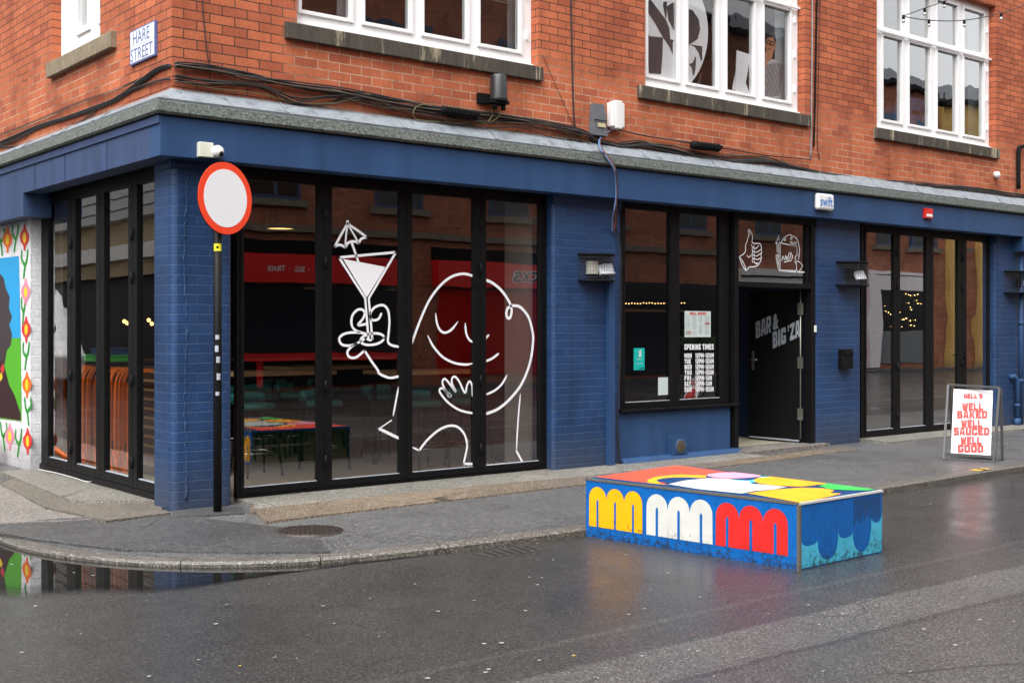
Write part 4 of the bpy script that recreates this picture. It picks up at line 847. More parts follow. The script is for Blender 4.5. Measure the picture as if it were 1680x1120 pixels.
# posters stuck on the panes
def poster(name, label, pxs, pys, m, Y=YO - .001, extra=None, cat='poster'):
    a = F3(pxs[0], pys[1], Y); b = F3(pxs[1], pys[1] - (pxs[1] - pxs[0]) * .06, Y); c = F3(pxs[0], pys[0], Y)
    p = MB(); b.z = a.z; p.extr([a, b, b + (c - a), c], (0, .003, 0), m)
    if extra: extra(p, a, b, c)
    return tag(p.build(name), label, cat)
PAP = mat('paper', (.52, .60, .58), .7, var=.03); INK = mat('grey_ink', (.3, .33, .33), .7); REDI = mat('red_ink', (.5, .03, .03), .6)
def menu(p, a, b, c):
    u = b - a; v_ = c - a; q = lambda s, t, o=.001: a + u * s + v_ * t + Vector((0, -o, 0))
    p.block('WELL BAKED', q(.18, .86), q(.82, .86), q(.18, .96), REDI)
    for cxl in range(4):
        for k in range(16):
            if random.random() < .85:
                s0 = .04 + cxl * .24; t0 = .80 - k * .047; p.poly([q(s0, t0), q(s0 + random.uniform(.12, .2), t0), q(s0 + .17, t0 + .015), q(s0, t0 + .015)], INK)
    p.poly([q(.76, .5), q(.95, .5), q(.95, .55), q(.76, .55)], REDI); p.text('1/2', q(.06, .12), q(.24, .12), q(.06, .22), REDI, .04)
poster('menu_poster', 'square menu sheet headed WELL BAKED taped above the opening times', (1123.5, 1166), (510, 553), PAP, extra=menu)
TUR = mat('turquoise_print', (.0, .42, .38), .5, var=.03)
def kang(p, a, b, c):
    u = b - a; v_ = c - a; q = lambda s, t: a + u * s + v_ * t + Vector((0, -.001, 0))
    p.poly([q(.45, .62), q(.6, .58), q(.72, .68), q(.68, .8), q(.72, .93), q(.6, .93), q(.58, .8), q(.52, .9), q(.42, .88), q(.48, .74)], PAP)
    p.text('deliveroo', q(.28, .47), q(.78, .47), q(.28, .54), PAP, .02); p.poly([q(.5, .04), q(.95, .06), q(.95, .1), q(.5, .08)], BLACKM)
    p.poly([q(.2, .28), q(.8, .28), q(.8, .30), q(.2, .30)], PAP)
poster('window_sticker', 'tall turquoise delivery sticker low on the left shop pane', (1040, 1057.5), (571, 607), TUR, extra=kang, cat='sticker')
poster('paper_notice', 'blank pale paper sheet stuck at the bottom of the left shop pane', (1080, 1096), (619, 648), PAP, cat='notice')

# ================================================================== STREET OBJECTS
# painted concrete block
bc = [Vector(p) for p in ((2.24, -2.72), (2.44, -4.63), (3.45, -4.60), (3.47, -2.55))]; BZ0, BZ1 = RZ - .02, .362
PB = mat('block_blue', srgb(0, 92, 168), .38, var=.18, scale=14, bump=.25, bscale=30, dirt=((.02, .03, .05), 26, .66), grime_shade=-.57, ridges=.13); PY = mat('block_yellow', srgb(245, 172, 5), .4, var=.12, scale=10, dirt=((.22, .16, .05), 30, .66), grime_shade=-.57, ridges=.13); PW = mat('block_white', (.60, .60, .56), .4, var=.08, scale=10, dirt=((.28, .27, .24), 34, .62), grime_shade=-.57, ridges=.13)
PR = mat('block_red', srgb(212, 38, 34), .4, var=.12, scale=12, dirt=((.12, .02, .02), 30, .66), grime_shade=-.57, ridges=.13); PT = mat('block_turquoise', srgb(70, 175, 205), .42, var=.15, dirt=((.06, .1, .1), 22, .58), grime_shade=-.57, ridges=.13); PG = mat('block_green', srgb(60, 190, 85), .4); PO = mat('block_orange', srgb(255, 170, 40), .4, dirt=((.25, .13, .04), 30, .68)); PP = mat('block_pink', srgb(250, 160, 190), .4); PC = mat('block_coral', srgb(250, 85, 65), .4, var=.1, dirt=((.35, .08, .05), 18, .66)); PN = mat('block_navy', srgb(8, 60, 110), .4); CN = mat('chipped_concrete', (.10, .09, .075), .85, bump=.5); PDG = mat('block_dark_green', srgb(15, 75, 35), .4)
blk = thing('painted_concrete_block', 'long concrete block painted with yellow, white and red arches on blue', 'concrete block', (2.9, -3.6, RZ))
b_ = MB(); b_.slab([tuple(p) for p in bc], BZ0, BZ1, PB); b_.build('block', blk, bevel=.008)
def fm(i, j, d):    # map (u along face, h 0..1 up) to 3D on side face i->j, pushed out d
    A_, C_ = bc[i], bc[j]; t = (C_ - A_).normalized(); n = Vector((t.y, -t.x)); 
    if n.dot((A_ + C_) / 2 - Vector((2.9, -3.6))) < 0: n = -n
    return lambda u, h: Vector((*(A_ + (C_ - A_) * u + n * d), RZ + (BZ1 - RZ) * h))
def arches(f0, f1, groups, side):
    pt = MB()
    for (u0, u1, m, n) in groups:
        wv = (u1 - u0) / n; ar = [f0(u0, .19 - 0)]; asp = .5 * wv * side
        for k in range(n):
            c = u0 + wv * (k + .5)
            for j in range(13):
                a = math.pi - math.pi * j / 12; ar.append(f0(c + wv / 2 * math.cos(a) * .985, .88 - asp / .452 + asp / .452 * math.sin(a)))
        ar.append(f0(u1, .19)); pt.poly(ar, m)
        for k in range(n):
            c = u0 + wv * (k + .5); e = wv * .055
            pt.poly([f1(c - e, .16), f1(c + e, .16), f1(c + e, .62), f1(c + e * .5, .66), f1(c - e * .5, .66), f1(c - e, .62)], PB)
    return pt
f0, f1 = fm(0, 1, .0025), fm(0, 1, .0045)
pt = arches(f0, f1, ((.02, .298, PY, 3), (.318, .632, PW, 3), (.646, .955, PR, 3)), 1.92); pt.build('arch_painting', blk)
f0, f1 = fm(3, 0, .0025), fm(3, 0, .0045); pt = MB()
pt.poly([f0(0.02, .05), f0(.98, .05), f0(.98, .95), f0(.02, .95)], PDG); pt.build('side_painting', blk)
f0 = fm(1, 2, .0025); f1 = fm(1, 2, .0045)
pt = MB(); P0 = [f0(.03, .02), f0(.98, .02), f0(.98, .72)]
wave = []
for (ua, ub, hb, ca_, cb_) in ((.99, .85, .50, .72, .60), (.85, .62, .08, .60, .43), (.62, .445, .35, .43, .50), (.445, .205, .075, .50, .40), (.205, .012, .34, .40, .52)):
    for k in range(13):
        t = math.pi * k / 12; u = (ua + ub) / 2 + (ua - ub) / 2 * math.cos(t); e = ca_ + (cb_ - ca_) * k / 12; wave.append((u, e - (e - hb) * math.sin(t) ** .75))
pt.poly([f0(.015, .02), f0(.985, .02)] + [f0(u, h) for u, h in wave], PT)
DS = mat('black_drips', (.03, .04, .07), .5)
for k in range(14):
    u = .64 + k * .024; pt.poly([f1(u, .93), f1(u, .93 - random.uniform(.15, .4)), f1(u + .006, .93 - random.uniform(.2, .45)), f1(u + .01, .93)], DS)
pt.build('wave_painting', blk)
# top painting, in (s along long side A->B, t across)
tp = MB(); A0, B0, C0, D0 = bc
def tq(s, t, d): q_ = (A0 * (1 - t) + D0 * t) * (1 - s) + (B0 * (1 - t) + C0 * t) * s; return Vector((q_.x, q_.y, BZ1 + d))
def inv_top(px, py):
    gx, gy = G(px, py, BZ1); s = t = .5; P_ = Vector((gx, gy))
    for _ in range(20):
        q_ = tq(s, t, 0); ds = (tq(s + .01, t, 0) - q_) / .01; dt = (tq(s, t + .01, 0) - q_) / .01; e = P_ - Vector((q_.x, q_.y)); det = ds.x * dt.y - ds.y * dt.x
        s += (e.x * dt.y - e.y * dt.x) / det; t += (ds.x * e.y - ds.y * e.x) / det
    return s, t
def tpoly(pts, m, d):
    out = []
    for x_, y_ in pts:
        s, t = inv_top(960 + x_ / 3.231, 760 + y_ / 3.231); out.append(tq(min(.995, max(.005, s)), min(.985, max(.015, t)), d))
    tp.poly(out, m)
tp.poly([tq(.003, .008, .0015), tq(.997, .008, .0015), tq(.997, .992, .0015), tq(.003, .992, .0015)], PN)
tpoly([(0, 55), (180, 30), (430, 0), (760, 48), (800, 52), (640, 66), (600, 90), (380, 110), (0, 66)], PC, .003)
tpoly([(330, 90), (375, 72), (500, 60), (640, 66), (640, 78), (520, 80), (385, 88), (395, 108), (450, 116), (330, 105)], PO, .004)
tpoly([(0, 58), (100, 44), (170, 38), (205, 47), (150, 54), (60, 60)], PO, .0045)
tpoly([(515 + 137 * math.cos(a), 92 + 17 * math.sin(a)) for a in [k * math.pi / 10 for k in range(20)]], PN, .0043)
tpoly([(640 + 150 * 1 + 145 * math.cos(a), 65 + 16 * math.sin(a)) for a in [k * math.pi / 10 for k in range(20)]], PP, .005)
tpoly([(440, 112), (530, 92), (650, 80), (750, 82), (800, 92), (870, 95), (880, 110), (960, 115), (1070, 127), (1000, 140), (900, 148), (830, 162), (600, 138)], PW, .0045)
tpoly([(740, 82), (860, 92), (905, 85), (930, 70), (1010, 68), (880, 108), (800, 95)], PT, .0042)
tpoly([(890, 92), (920, 78), (990, 72), (1100, 78), (1230, 96), (1305, 105), (1200, 120), (1130, 125), (1010, 120), (920, 108)], PO, .005)
tpoly([(1240, 122), (1290, 106), (1370, 110), (1470, 118), (1585, 132), (1500, 145), (1400, 145), (1290, 138)], PG, .005)
tpoly([(860, 160), (1010, 140), (1150, 130), (1260, 134), (1320, 145), (1300, 158), (1360, 162), (1250, 200), (1130, 212)], PO, .0047)
tp.build('top_painting', blk)
ed = MB()
def edge(p_, q_, m, w_=.022): ed.bar(Vector((*p_, BZ1 - .004)), Vector((*q_, BZ1 - .004)), w_, .016, m)
edge(bc[0] + Vector((.006, 0)), bc[1] + Vector((.006, .0)), CN); edge(bc[1] + Vector((0, .004)), bc[2] + Vector((0, .004)), PW, .02)
ed.bar(Vector((*bc[1], RZ)) + Vector((.006, .006, 0)), Vector((*bc[1], BZ1 - .012)) + Vector((.006, .006, 0)), .022, .022, CN); ed.build('worn_edge', blk)
# road sign
sx, sy = G(357, 840, 0); SG = thing('road_sign', 'round white sign with red border on a black pole at the corner pillar', 'road sign', (sx, sy, 0))
ns = Vector((math.sin(R(18)), -math.cos(R(18)), 0)); ds_ = Vector((math.cos(R(18)), math.sin(R(18)), 0))
SZ = 2.632
pm = MB(); pm.tube([(sx, sy, -.05), (sx, sy, SZ + .2)], .035, mat('black_pole', (.008, .008, .008), .5, spec=.15, dirt=((.3, .3, .3), 60, .72)), 16); pm.build('pole', SG)
cs = Vector((sx, sy, SZ)) + ns * .065 + ds_ * .03
def disc(mb, c, r, m, d0, d1, n=48): mb.add([c + ns * d + (ds_ * math.cos(2 * math.pi * k / n) + Vector((0, 0, 1)) * math.sin(2 * math.pi * k / n)) * r for d in (d0, d1) for k in range(n)], [tuple(range(n)), tuple(range(2 * n - 1, n - 1, -1))] + [((k + 1) % n, k, n + k, n + (k + 1) % n) for k in range(n)], m)
pm = MB(); disc(pm, cs, .302, mat('sign_red', srgb(250, 70, 30), .4, var=.03), .0, -.006); disc(pm, cs, .305, BLACKM, -.0061, -.012); disc(pm, cs, .243, mat('sign_white', (.90, .91, .93), .4, var=.02), .002, .0005); pm.build('sign_disc', SG)
for dz in (.12, -.12): pm = MB(); pm.box(sx - .045, sx + .045, sy - .045, sy + .04, SZ + dz - .015, SZ + dz + .015, BLACKM); pm.build('bracket', SG)
pm = MB(); yl = mat('yellow_sticker', (.75, .68, .02), .5)
def stick(px, py, w_, h_, m, ang=0):
    pm = MB()
    z = CAMH + (HZ - py) * 10.05 / FPX
    n = 5; a0 = math.atan2(CY - sy, CX - sx) + (px - 358) * -.045; vs = []
    for k in range(n + 1):
        a = a0 + (k / n - .5) * w_ / .035
        for zz_ in (z - h_ / 2, z + h_ / 2): vs.append((sx + .0362 * math.cos(a), sy + .0362 * math.sin(a), zz_))
    pm.add(vs, [(2 * k, 2 * k + 2, 2 * k + 3, 2 * k + 1) for k in range(n)], m); pm.build('sticker', SG)
stick(358, 405, .07, .062, yl); stick(359, 405, .02, .02, BLACKM)
for px, py in ((360, 553), (363, 572), (355, 590), (353, 618), (359, 646)): stick(px, py, .03, .04 + random.uniform(-.02, .02), GREYV)
# A-board
ab = thing('pavement_sign', 'black framed A-board reading NELL\'S WELL BAKED standing on the pavement', 'A-board', (9.0, -2.1, 0))
bl, brr = Vector((*G(1548, 752.7, .012), .012)), Vector((*G(1630.5, 757.8, .004), .004)); bk_l = Vector((*G(1562, 745, .012), .012)); bk_r = Vector((*G(1643, 754.6, .006), .006))
tl = (bl + bk_l) / 2; tr = (brr + bk_r) / 2
def at_px(p, px, py):   # top point: keep plan depth of p, raise to measured height
    d = (p.x - CX) * AX[0] + (p.y - CY) * AX[1]; return Vector((p.x, p.y, CAMH + (HZ - py) * d / FPX))
tl = at_px(bl.lerp(bk_l, .55), 1558, 631); tr = at_px(brr.lerp(bk_r, .75), 1642, 636)
gry = mat('graphite_frame', (.07, .07, .072), .45)
m = MB()
for a, b in ((bl, tl), (brr, tr), (bl, brr), (tl, tr)): m.bar(a, b, .028, .028, gry)
m.build('front_frame', ab, bevel=.003)
m = MB()
for a, b in ((bk_l, tl), (bk_r, tr), (bk_l, bk_r)): m.bar(a + Vector((.02, 0, .001)), b + Vector((.03, 0, -.015)), .026, .026, gry)
m.build('back_frame', ab, bevel=.003)
fq = lambda s, t, o=0: (bl.lerp(brr, s)).lerp(tl.lerp(tr, s), t) + nfr * o
nfr = (brr - bl).cross(tl - bl).normalized()
if nfr.x > 0: nfr = -nfr
m = MB(); P4_ = [fq(.14, .085), fq(.93, .085), fq(.90, .945), fq(.115, .945)]
P4_[2] = P4_[1] + (P4_[3] - P4_[0]) + (P4_[0] - P4_[1]) * .0
m.extr([p_ - nfr * .004 for p_ in P4_], nfr * .012, mat('panel_white', (.64, .64, .68), .4, var=.03)); m.build('poster_panel', ab)
sg = MB(); RI = mat('sign_red_ink', srgb(205, 42, 34), .5, var=.05)
pq = lambda x_, y_: (lambda u, v_: (P4_[0].lerp(P4_[1], u)).lerp(P4_[3].lerp(P4_[2], u), v_) + nfr * .016)((x_ - 195 + (y_ - 540) * .045) / 396, (850 - y_ + (x_ - 390) * .06) / 606)
for s, x0, x1, y0, y1 in (("NELL'S", 312, 500, 283, 328), ('WELL', 295, 508, 370, 440), ('BAKED', 245, 548, 444, 514), ('WELL', 285, 497, 529, 600), ('SAUCED', 210, 567, 600, 672), ('WELL', 278, 490, 688, 758), ('GOOD', 252, 507, 762, 832)): sg.block(s, pq(x0, y1), pq(x1, y1 + 4), pq(x0, y0), RI)
sg.build('lettering', ab)
m = MB(); m.bar(fq(.03, .07) + nfr * .0, fq(.97, .07), .02, .03, gry); m.build('cross_bar', ab)

# wall fittings on the facade -------------------------------------------------
FY = -.18
ctv = thing('security_camera', 'white turret security camera with square junction box on the blue fascia corner', 'camera', (F(346, 250, FY)[0], FY, F(346, 250, FY)[1]))
WP = mat('cream_plastic', (.66, .66, .56), .4, var=.03); WPL = mat('white_plastic', (.75, .75, .73), .35, var=.03)
a = F(322.5, 258, FY); b = F(345.5, 236, FY); m = MB(); m.box(a[0], b[0], FY - .06, FY, a[1], b[1], WP); m.build('junction_box', ctv, bevel=.005)
c = F(357, 249, FY - .06); m = MB(); m.sphere((c[0], FY - .06, c[1]), .055, WPL, 20); m.tube([(c[0], FY, c[1]), (c[0], FY - .045, c[1])], .052, WPL, 20); m.build('housing', ctv)
m = MB(); m.sphere((c[0] + .012, FY - .098, c[1] - .02), .024, BLACKM, 12); m.build('lens', ctv)
# alarm box
a = F(1335, 344, FY); b = F(1362, 320, FY); al = thing('alarm_box', 'white alarm box with blue lettering on the fascia above the entrance', 'alarm box', ((a[0] + b[0]) / 2, FY, a[1]))
m = MB(); m.box(a[0], b[0], FY - .07, FY, a[1], b[1] + .0, WPL); m.build('cover', al, bevel=.03)
m = MB(); bi = mat('blue_ink', (.02, .16, .5), .5); q = lambda s, t: Vector((a[0] + (b[0] - a[0]) * s, FY - .0715, a[1] + (b[1] - a[1]) * t)); m.text('swift', q(.13, .2), q(.87, .2), q(.13, .82), bi, .022); m.build('lettering', al)
# red siren
a = F(1514, 358, FY); b = F(1526, 343, FY); m = MB(); m.box(a[0], b[0], FY - .045, FY, a[1], b[1], mat('red_plastic', (.6, .02, .015), .4)); m.box(a[0] + .02, b[0] - .02, FY - .052, FY - .0455, a[1] + .02, a[1] + .06, WPL)
tag(m.build('fire_call_point', bevel=.006), 'small red alarm sounder fixed on the blue fascia', 'alarm')
# letter box, bell
a = F(1374.5, 605, 0); b = F(1392, 572, 0); lb = thing('letter_box', 'small black letter box on the blue brick pillar beside the entrance', 'letter box', (a[0], -.0, a[1]))
m = MB(); m.box(a[0], b[0], -.075, -.001, a[1], b[1], BLACK); m.build('box', lb, bevel=.008); m = MB(); m.box(a[0] + .03, b[0] - .006, -.088, -.0755, b[1] - .075, b[1] - .03, BLACK); m.build('flap', lb, bevel=.003)
a = F(1333, 545, 0); m = MB(); m.box(a[0] + .03, a[0] + .07, -.016, -.001, a[1], a[1] + .09, WPL); tag(m.build('door_bell', bevel=.004), 'slim white bell push beside the black door frame', 'door bell')
# floodlights in wire cages
wire = mat('cage_wire', (.10, .10, .10), .5, metal=.6); LAMP = mat('lamp_glass', (.70, .72, .78), .2)
def caged(px0, px1, py0, py1, label):
    a = F(px0, py1, 0); b = F(px1, py0, 0); x0, x1 = a[0], b[0]; zb, zt = a[1] + .02, b[1] - .02; xc = (x0 + x1) / 2; hw = (x1 - x0) / 2 * .82
    t = thing('caged_floodlight', label, 'wall light', (xc, 0, zb), 'floodlights in wire cages on the blue pillars')
    arc = lambda z, n=14: [(xc - hw * math.cos(math.pi * k / n), -.001 - .20 * math.sin(math.pi * k / n), z) for k in range(n + 1)]
    for z in (zb, zt):
        m = MB(); m.tube(arc(z), .011, BLACKM, 6); m.slab([(p_[0], p_[1]) for p_ in arc(z)], z - .006, z + .004, BLACKM); m.build('cage_plate', t)
    m = MB(); nz = 8
    for k in range(1, nz): m.tube(arc(zb + (zt - zb) * k / nz), .0017, wire, 4)
    for k in range(0, 23):
        q = arc(0, 22)[k]; m.tube([(q[0], q[1], zb), (q[0], q[1], zt)], .0017, wire, 4)
    m.build('wire_mesh', t)
    zm = (zb + zt) / 2
    m = MB(); m.box(xc - .12, xc - .02, -.08, -.001, zm - .07, zm + .07, WP if px0 < 1000 else BLACKM); m.box(xc - .02, xc + .06, -.07, -.001, zm - .05, zm + .05, BLACKM); m.build('lamp_body', t)
    m = MB(); m.hexa([(xc - .03, -.14, zm - .07), (xc + .17, -.15, zm - .06), (xc + .17, -.13, zm - .075), (xc - .03, -.12, zm - .085), (xc + .0, -.06, zm + .045), (xc + .20, -.07, zm + .055), (xc + .20, -.05, zm + .04), (xc + .0, -.04, zm + .03)], LAMP); m.build('lamp_head', t)
caged(943, 1006, 417, 463, 'floodlight in a wire cage on the blue pillar left of the shop window')
caged(1367, 1421, 430, 470, 'floodlight in a wire cage on the blue pillar right of the entrance')
caged(1642, 1700, 446, 482, 'floodlight in a wire cage at the far right end pillar')
# street name plate
hs_ = MB(); q = lambda px, py, d=-.004: L3(px, py, d); HB = mat('plate_blue', (.10, .13, .32), .4); HW = mat('plate_white', (.72, .75, .82), .3, var=.04)
Y0, Y1 = .30, .866; Z0, Z1 = 3.90, 4.205; 
hs_.box(-.022, -.001, Y0, Y1, Z0, Z1, HB); hs_.box(-.025, -.0225, Y0 + .018, Y1 - .018, Z0 + .014, (Z0 + Z1) / 2 - .002, HW); hs_.box(-.025, -.0225, Y0 + .018, Y1 - .018, (Z0 + Z1) / 2 + .002, Z1 - .014, HW)
q = lambda s, t: Vector((-.0265, Y1 + (Y0 - Y1) * s, Z0 + (Z1 - Z0) * t))
hs_.text('HARE', q(.14, .56), q(.80, .56), q(.14, .92), HB, -.0); hs_.text('STREET', q(.05, .08), q(.92, .08), q(.05, .44), HB, -.0)
tag(hs_.build('street_name_plate'), 'tiled white plate with blue letters reading HARE STREET on the brick', 'street sign')
# utility boxes
a = F(968, 223, 0); b = F(988, 174, 0); GP = mat('grey_plastic', (.10, .11, .12), .6, var=.3, scale=20); m = MB()
m.hexa([(a[0] - .03, -.09, a[1]), (b[0] + .0, -.09, a[1]), (b[0], -.001, a[1]), (a[0] - .03, -.001, a[1]), (a[0] + .0, -.07, b[1] - .0), (b[0] - .03, -.07, b[1]), (b[0] - .03, -.001, b[1]), (a[0], -.001, b[1])], GP)
m.box(a[0] - .02, b[0] - .01, -.095, -.0905, a[1] + .16, a[1] + .17, BLACKM); m.box(a[0] + .03, b[0] - .04, -.098, -.0905, a[1] + .09, a[1] + .135, mat('old_label', (.5, .45, .25), .6)); tag(m.build('cable_box', bevel=.006), 'weathered grey tapered cable box on the brick beside the white one', 'utility box')
a = F(995, 212, 0); b = F(1015, 169, 0); m = MB(); m.box(a[0], b[0], -.10, -.001, a[1] + .02, b[1] - .02, WPL); m.box(a[0] + .04, b[0] - .04, -.105, -.001, a[1], b[1], WPL); tag(m.build('cable_box', bevel=.012), 'white plastic cable box on the brick above the hanging bundle', 'utility box')
# black joint canister below the first window
cb_ = thing('cable_joint', 'black upright canister joint on the brick under the first window', 'cable joint', (3.7, -.1, 3.75))
a = F(817, 166, -.1); t_ = F(817, 122, -.1); xc = a[0]; m = MB(); m.tube([(xc, -.11, a[1]), (xc, -.11, a[1] + .02), (xc, -.11, t_[1] - .03), (xc, -.11, t_[1] - .008), (xc, -.11, t_[1])], [.095, .092, .082, .07, .03], mat('canister_black', (.02, .02, .022), .4), 20); m.box(xc - .105, xc + .105, -.16, -.02, a[1] - .03, a[1] - .001, BLACKM); m.build('canister', cb_)
m = MB(); m.box(xc - .2, xc - .06, -.05, -.001, a[1] - .03, a[1] + .07, BLACKM); m.tube([(xc - .05, -.11, a[1] - .03), (xc - .05, -.11, a[1] - .09)], .025, BLACKM, 10); m.tube([(xc + .06, -.11, a[1] - .03), (xc + .06, -.11, a[1] - .09)], .025, BLACKM, 10); m.build('bracket', cb_)
def closure(px0, py0, px1, py1, label):
    a = F3(px0, py0, -.07); b = F3(px1, py1, -.07); m = MB(); n = 22; pts = [a.lerp(b, k / n) for k in range(n + 1)]
    m.tube(pts, [(.052 if k % 2 else .040) if 0 < k < n else .03 for k in range(n + 1)], BLACKM, 12); d = (b - a)
    for k in range(1, n, 2):
        p_ = pts[k]; m.box(p_.x - .012, p_.x + .012, p_.y - .066, p_.y - .04, p_.z - .02, p_.z + .02, BLACKM)
    tag(m.build('cable_closure'), label, 'cable joint', 'ribbed black cable joints')
closure(724, 181, 783, 190, 'ribbed black cable joint on the brick left of the canister')
closure(1135, 238, 1180, 243, 'ribbed black cable joint under the second upstairs window')
# ------------------------------------------------ cables
BUNDLE_GREEN = mat('olive_cable', (.12, .11, .04), .5); GREYC = mat('grey_cable', (.25, .25, .25), .5); BLUC = mat('blue_cable', (.10, .20, .38), .5); PURC = mat('maroon_cable', (.22, .03, .08), .5)
def jig(pts, a, n=7, seed=0):
    rr = random.Random(seed); pts = smooth(pts, n); ph = rr.uniform(0, 6)
    return [p_ + Vector((0, rr.uniform(-.003, .003), a * math.sin(i * .22 + ph) + rr.uniform(-a, a) * .25)) for i, p_ in enumerate(pts)]
def cables(name, label, base, count, spread, r, yb, mats_, drop=0, seed=1):
    m = MB(); rr = random.Random(seed)
    for k in range(count):
        oz = rr.uniform(-spread, spread); oy = -yb - rr.uniform(0, .05)
        pts = [p_ + Vector((0, oy, oz + (rr.uniform(-spread, spread) * .8 if 0 < i < len(base) - 1 else 0))) for i, p_ in enumerate(base)]
        m.tube(jig(pts, spread * .35, 8, seed * 31 + k), r * rr.uniform(.7, 1.3), mats_[k % len(mats_)], 5)
    return tag(m.build(name), label, 'cables')
ff = lambda L_: [F3(a, b, 0) for a, b in L_]
ms = [RUBBER, RUBBER, RUBBER, mat('brown_cable', (.05, .035, .025), .5)]
cables('cable_bundle', 'upper run of black cables clipped along the front brick from the corner', ff([(284, 108), (345, 114), (400, 126), (470, 140), (560, 153), (640, 167), (700, 178), (790, 190), (870, 200), (950, 218), (975, 232), (1004, 238)]), 9, .020, .008, .012, ms, seed=3)
cables('cable_bundle', 'lower drooping run of cables above the lead flashing near the corner', ff([(283, 130), (340, 136), (420, 146), (480, 169), (540, 165), (590, 157), (650, 176), (720, 188), (800, 194), (880, 203), (950, 222)]), 7, .032, .006, .012, ms + [BUNDLE_GREEN], seed=5)
cables('cable_bundle', 'black cable run on the front brick right of the hanging bundle', ff([(1005, 240), (1050, 236), (1100, 246), (1170, 261), (1250, 262), (1290, 274), (1345, 285), (1420, 297), (1500, 303), (1590, 310), (1685, 324)]), 12, .026, .008, .012, ms, seed=8)
cables('cable_bundle', 'single thin cable above the main run through the ribbed joint', ff([(1012, 214), (1060, 224), (1135, 236), (1180, 243), (1250, 255), (1325, 262)]), 2, .006, .006, .02, ms, seed=9)
cables('cable_bundle', 'thin tangled strands looping along the ledge beside the ribbed joint', ff([(560, 156), (620, 172), (690, 182), (730, 196), (790, 204), (850, 203), (905, 216), (960, 236), (1000, 262)]), 5, .035, .004, .02, ms + [BUNDLE_GREEN, GREYC], seed=21)
cables('cable_bundle', 'thin loose strands sagging over the lead at the right of the hanging bundle', ff([(1008, 246), (1060, 252), (1130, 256), (1200, 268), (1300, 282), (1400, 300), (1500, 308), (1600, 316), (1685, 330)]), 4, .03, .004, .02, ms + [GREYC], seed=22)
m = MB(); m.tube(smooth([F3(735, 186, -.05), F3(700, 172, -.06), F3(681, 178, -.07), (F3(682, 195, -.06)), F3(720, 200, -.05), F3(790, 203, -.05), F3(808, 190, -.08), F3(806, 182, -.1)], 6), .005, BUNDLE_GREEN, 6); m.tube(smooth([F3(820, 182, -.1), F3(818, 192, -.08), F3(795, 204, -.05), F3(760, 200, -.05)], 6), .005, BUNDLE_GREEN, 6)
tag(m.build('cable_loop'), 'thin olive cable looping from the black canister to the ribbed joint', 'cable')
m = MB()
ll = lambda L_: [L3(a, b, 0) for a, b in L_]
for k, (P_, r_c) in enumerate(((([(282, 108), (262, 114), (235, 133), (195, 162), (150, 180), (110, 194), (65, 208), (0, 236)]), .012), (([(282, 110), (262, 117), (235, 137), (195, 165), (150, 183), (110, 196), (65, 211), (30, 230), (-10, 244)]), .008), (([(282, 130), (262, 134), (230, 145), (195, 160)]), .007), (([(165, 175), (150, 190), (120, 212), (90, 230), (50, 241), (-20, 241)]), .007), (([(240, 128), (190, 150), (130, 170), (60, 200), (-10, 226)]), .005))):
    for j in range(2): m.tube([p_ + Vector((-.014 - .012 * j, 0, j * .008)) for p_ in smooth(ll(P_), 6)], r_c * (1 if j == 0 else .6), ms[(k + j) % 4], 5)
tag(m.build('cable_bundle'), 'black cable run on the side street brick under the HARE STREET plate', 'cables')
def single(name, label, pts, r, mt, Y=-.015, cat='cable', n=6):
    m = MB(); m.tube(smooth([F3(a, b, Y) for a, b in pts], 5), r, mt, n); return tag(m.build(name), label, cat)
single('hanging_cable', 'thin black wire dropping down the brick near the corner', [(330, -40), (333, 20), (338, 70), (342, 100), (346, 114)], .005, RUBBER)
single('hanging_cable', 'thick black cable dropping down the brick beside the grey box', [(936, -40), (938, 60), (940, 150), (943, 205), (952, 222)], .010, RUBBER)
single('hanging_cable', 'fine slanting wire below the right end of the first upstairs sill', [(890, 90), (912, 140), (938, 200), (944, 212)], .003, RUBBER)
single('conduit', 'thin galvanised conduit running down the brick by the second upstairs window', [(1333, -40), (1332.5, 60), (1331.5, 170), (1330, 262)], .010, mat('galvanised', (.34, .35, .36), .4, metal=.6), cat='pipe')
single('conduit', 'black conduit pipe just right of the galvanised one', [(1341, -40), (1339, 60), (1337, 170), (1335, 240)], .014, BLACKM, cat='pipe')
single('hanging_cable', 'slender black wire right of the black conduit', [(1345, -40), (1344, 60), (1342, 170), (1341, 235), (1345, 262)], .005, RUBBER)
m = MB(); Yh = -.25
for k, mt in enumerate((BLUC, PURC, RUBBER, BUNDLE_GREEN, PURC, RUBBER)):
    o = (k - 2.5) * .9
    P_ = [F3(1003, 214, -.03), F3(985 + o * .3, 228, -.08), F3(986 + o * .5, 243, -.2), F3(1000 + o, 262, -.262), F3(1009 + o * .5, 280, -.262), F3(1011 + o * .4, 300, -.215), F3(1011 + o * .3, 325, -.195), F3(1009 + o * .8, 345, -.16), F3(1008 + o * 1.6, 362, -.08), F3(1006 + o * .6, 380, -.04)]
    m.tube(smooth(P_, 6), .009, mt, 5)
m.tube(smooth([F3(1009, 372, -.03), F3(1014, 385, -.03), F3(1018, 410, -.02), F3(1018.5, 500, -.02), F3(1017, 600, -.02), F3(1013, 700, -.02), F3(1018, 762, -.02)], 6), .009, RUBBER, 6)
m.tube(smooth([F3(966, 256, -.262), F3(975, 248, -.24), F3(992, 252, -.25), F3(985, 262, -.262), F3(968, 258, -.262)], 5), .004, RUBBER, 5)
tag(m.build('cable_bundle'), 'coloured bundle of cables hanging over the cornice and down the blue pillar', 'cables')
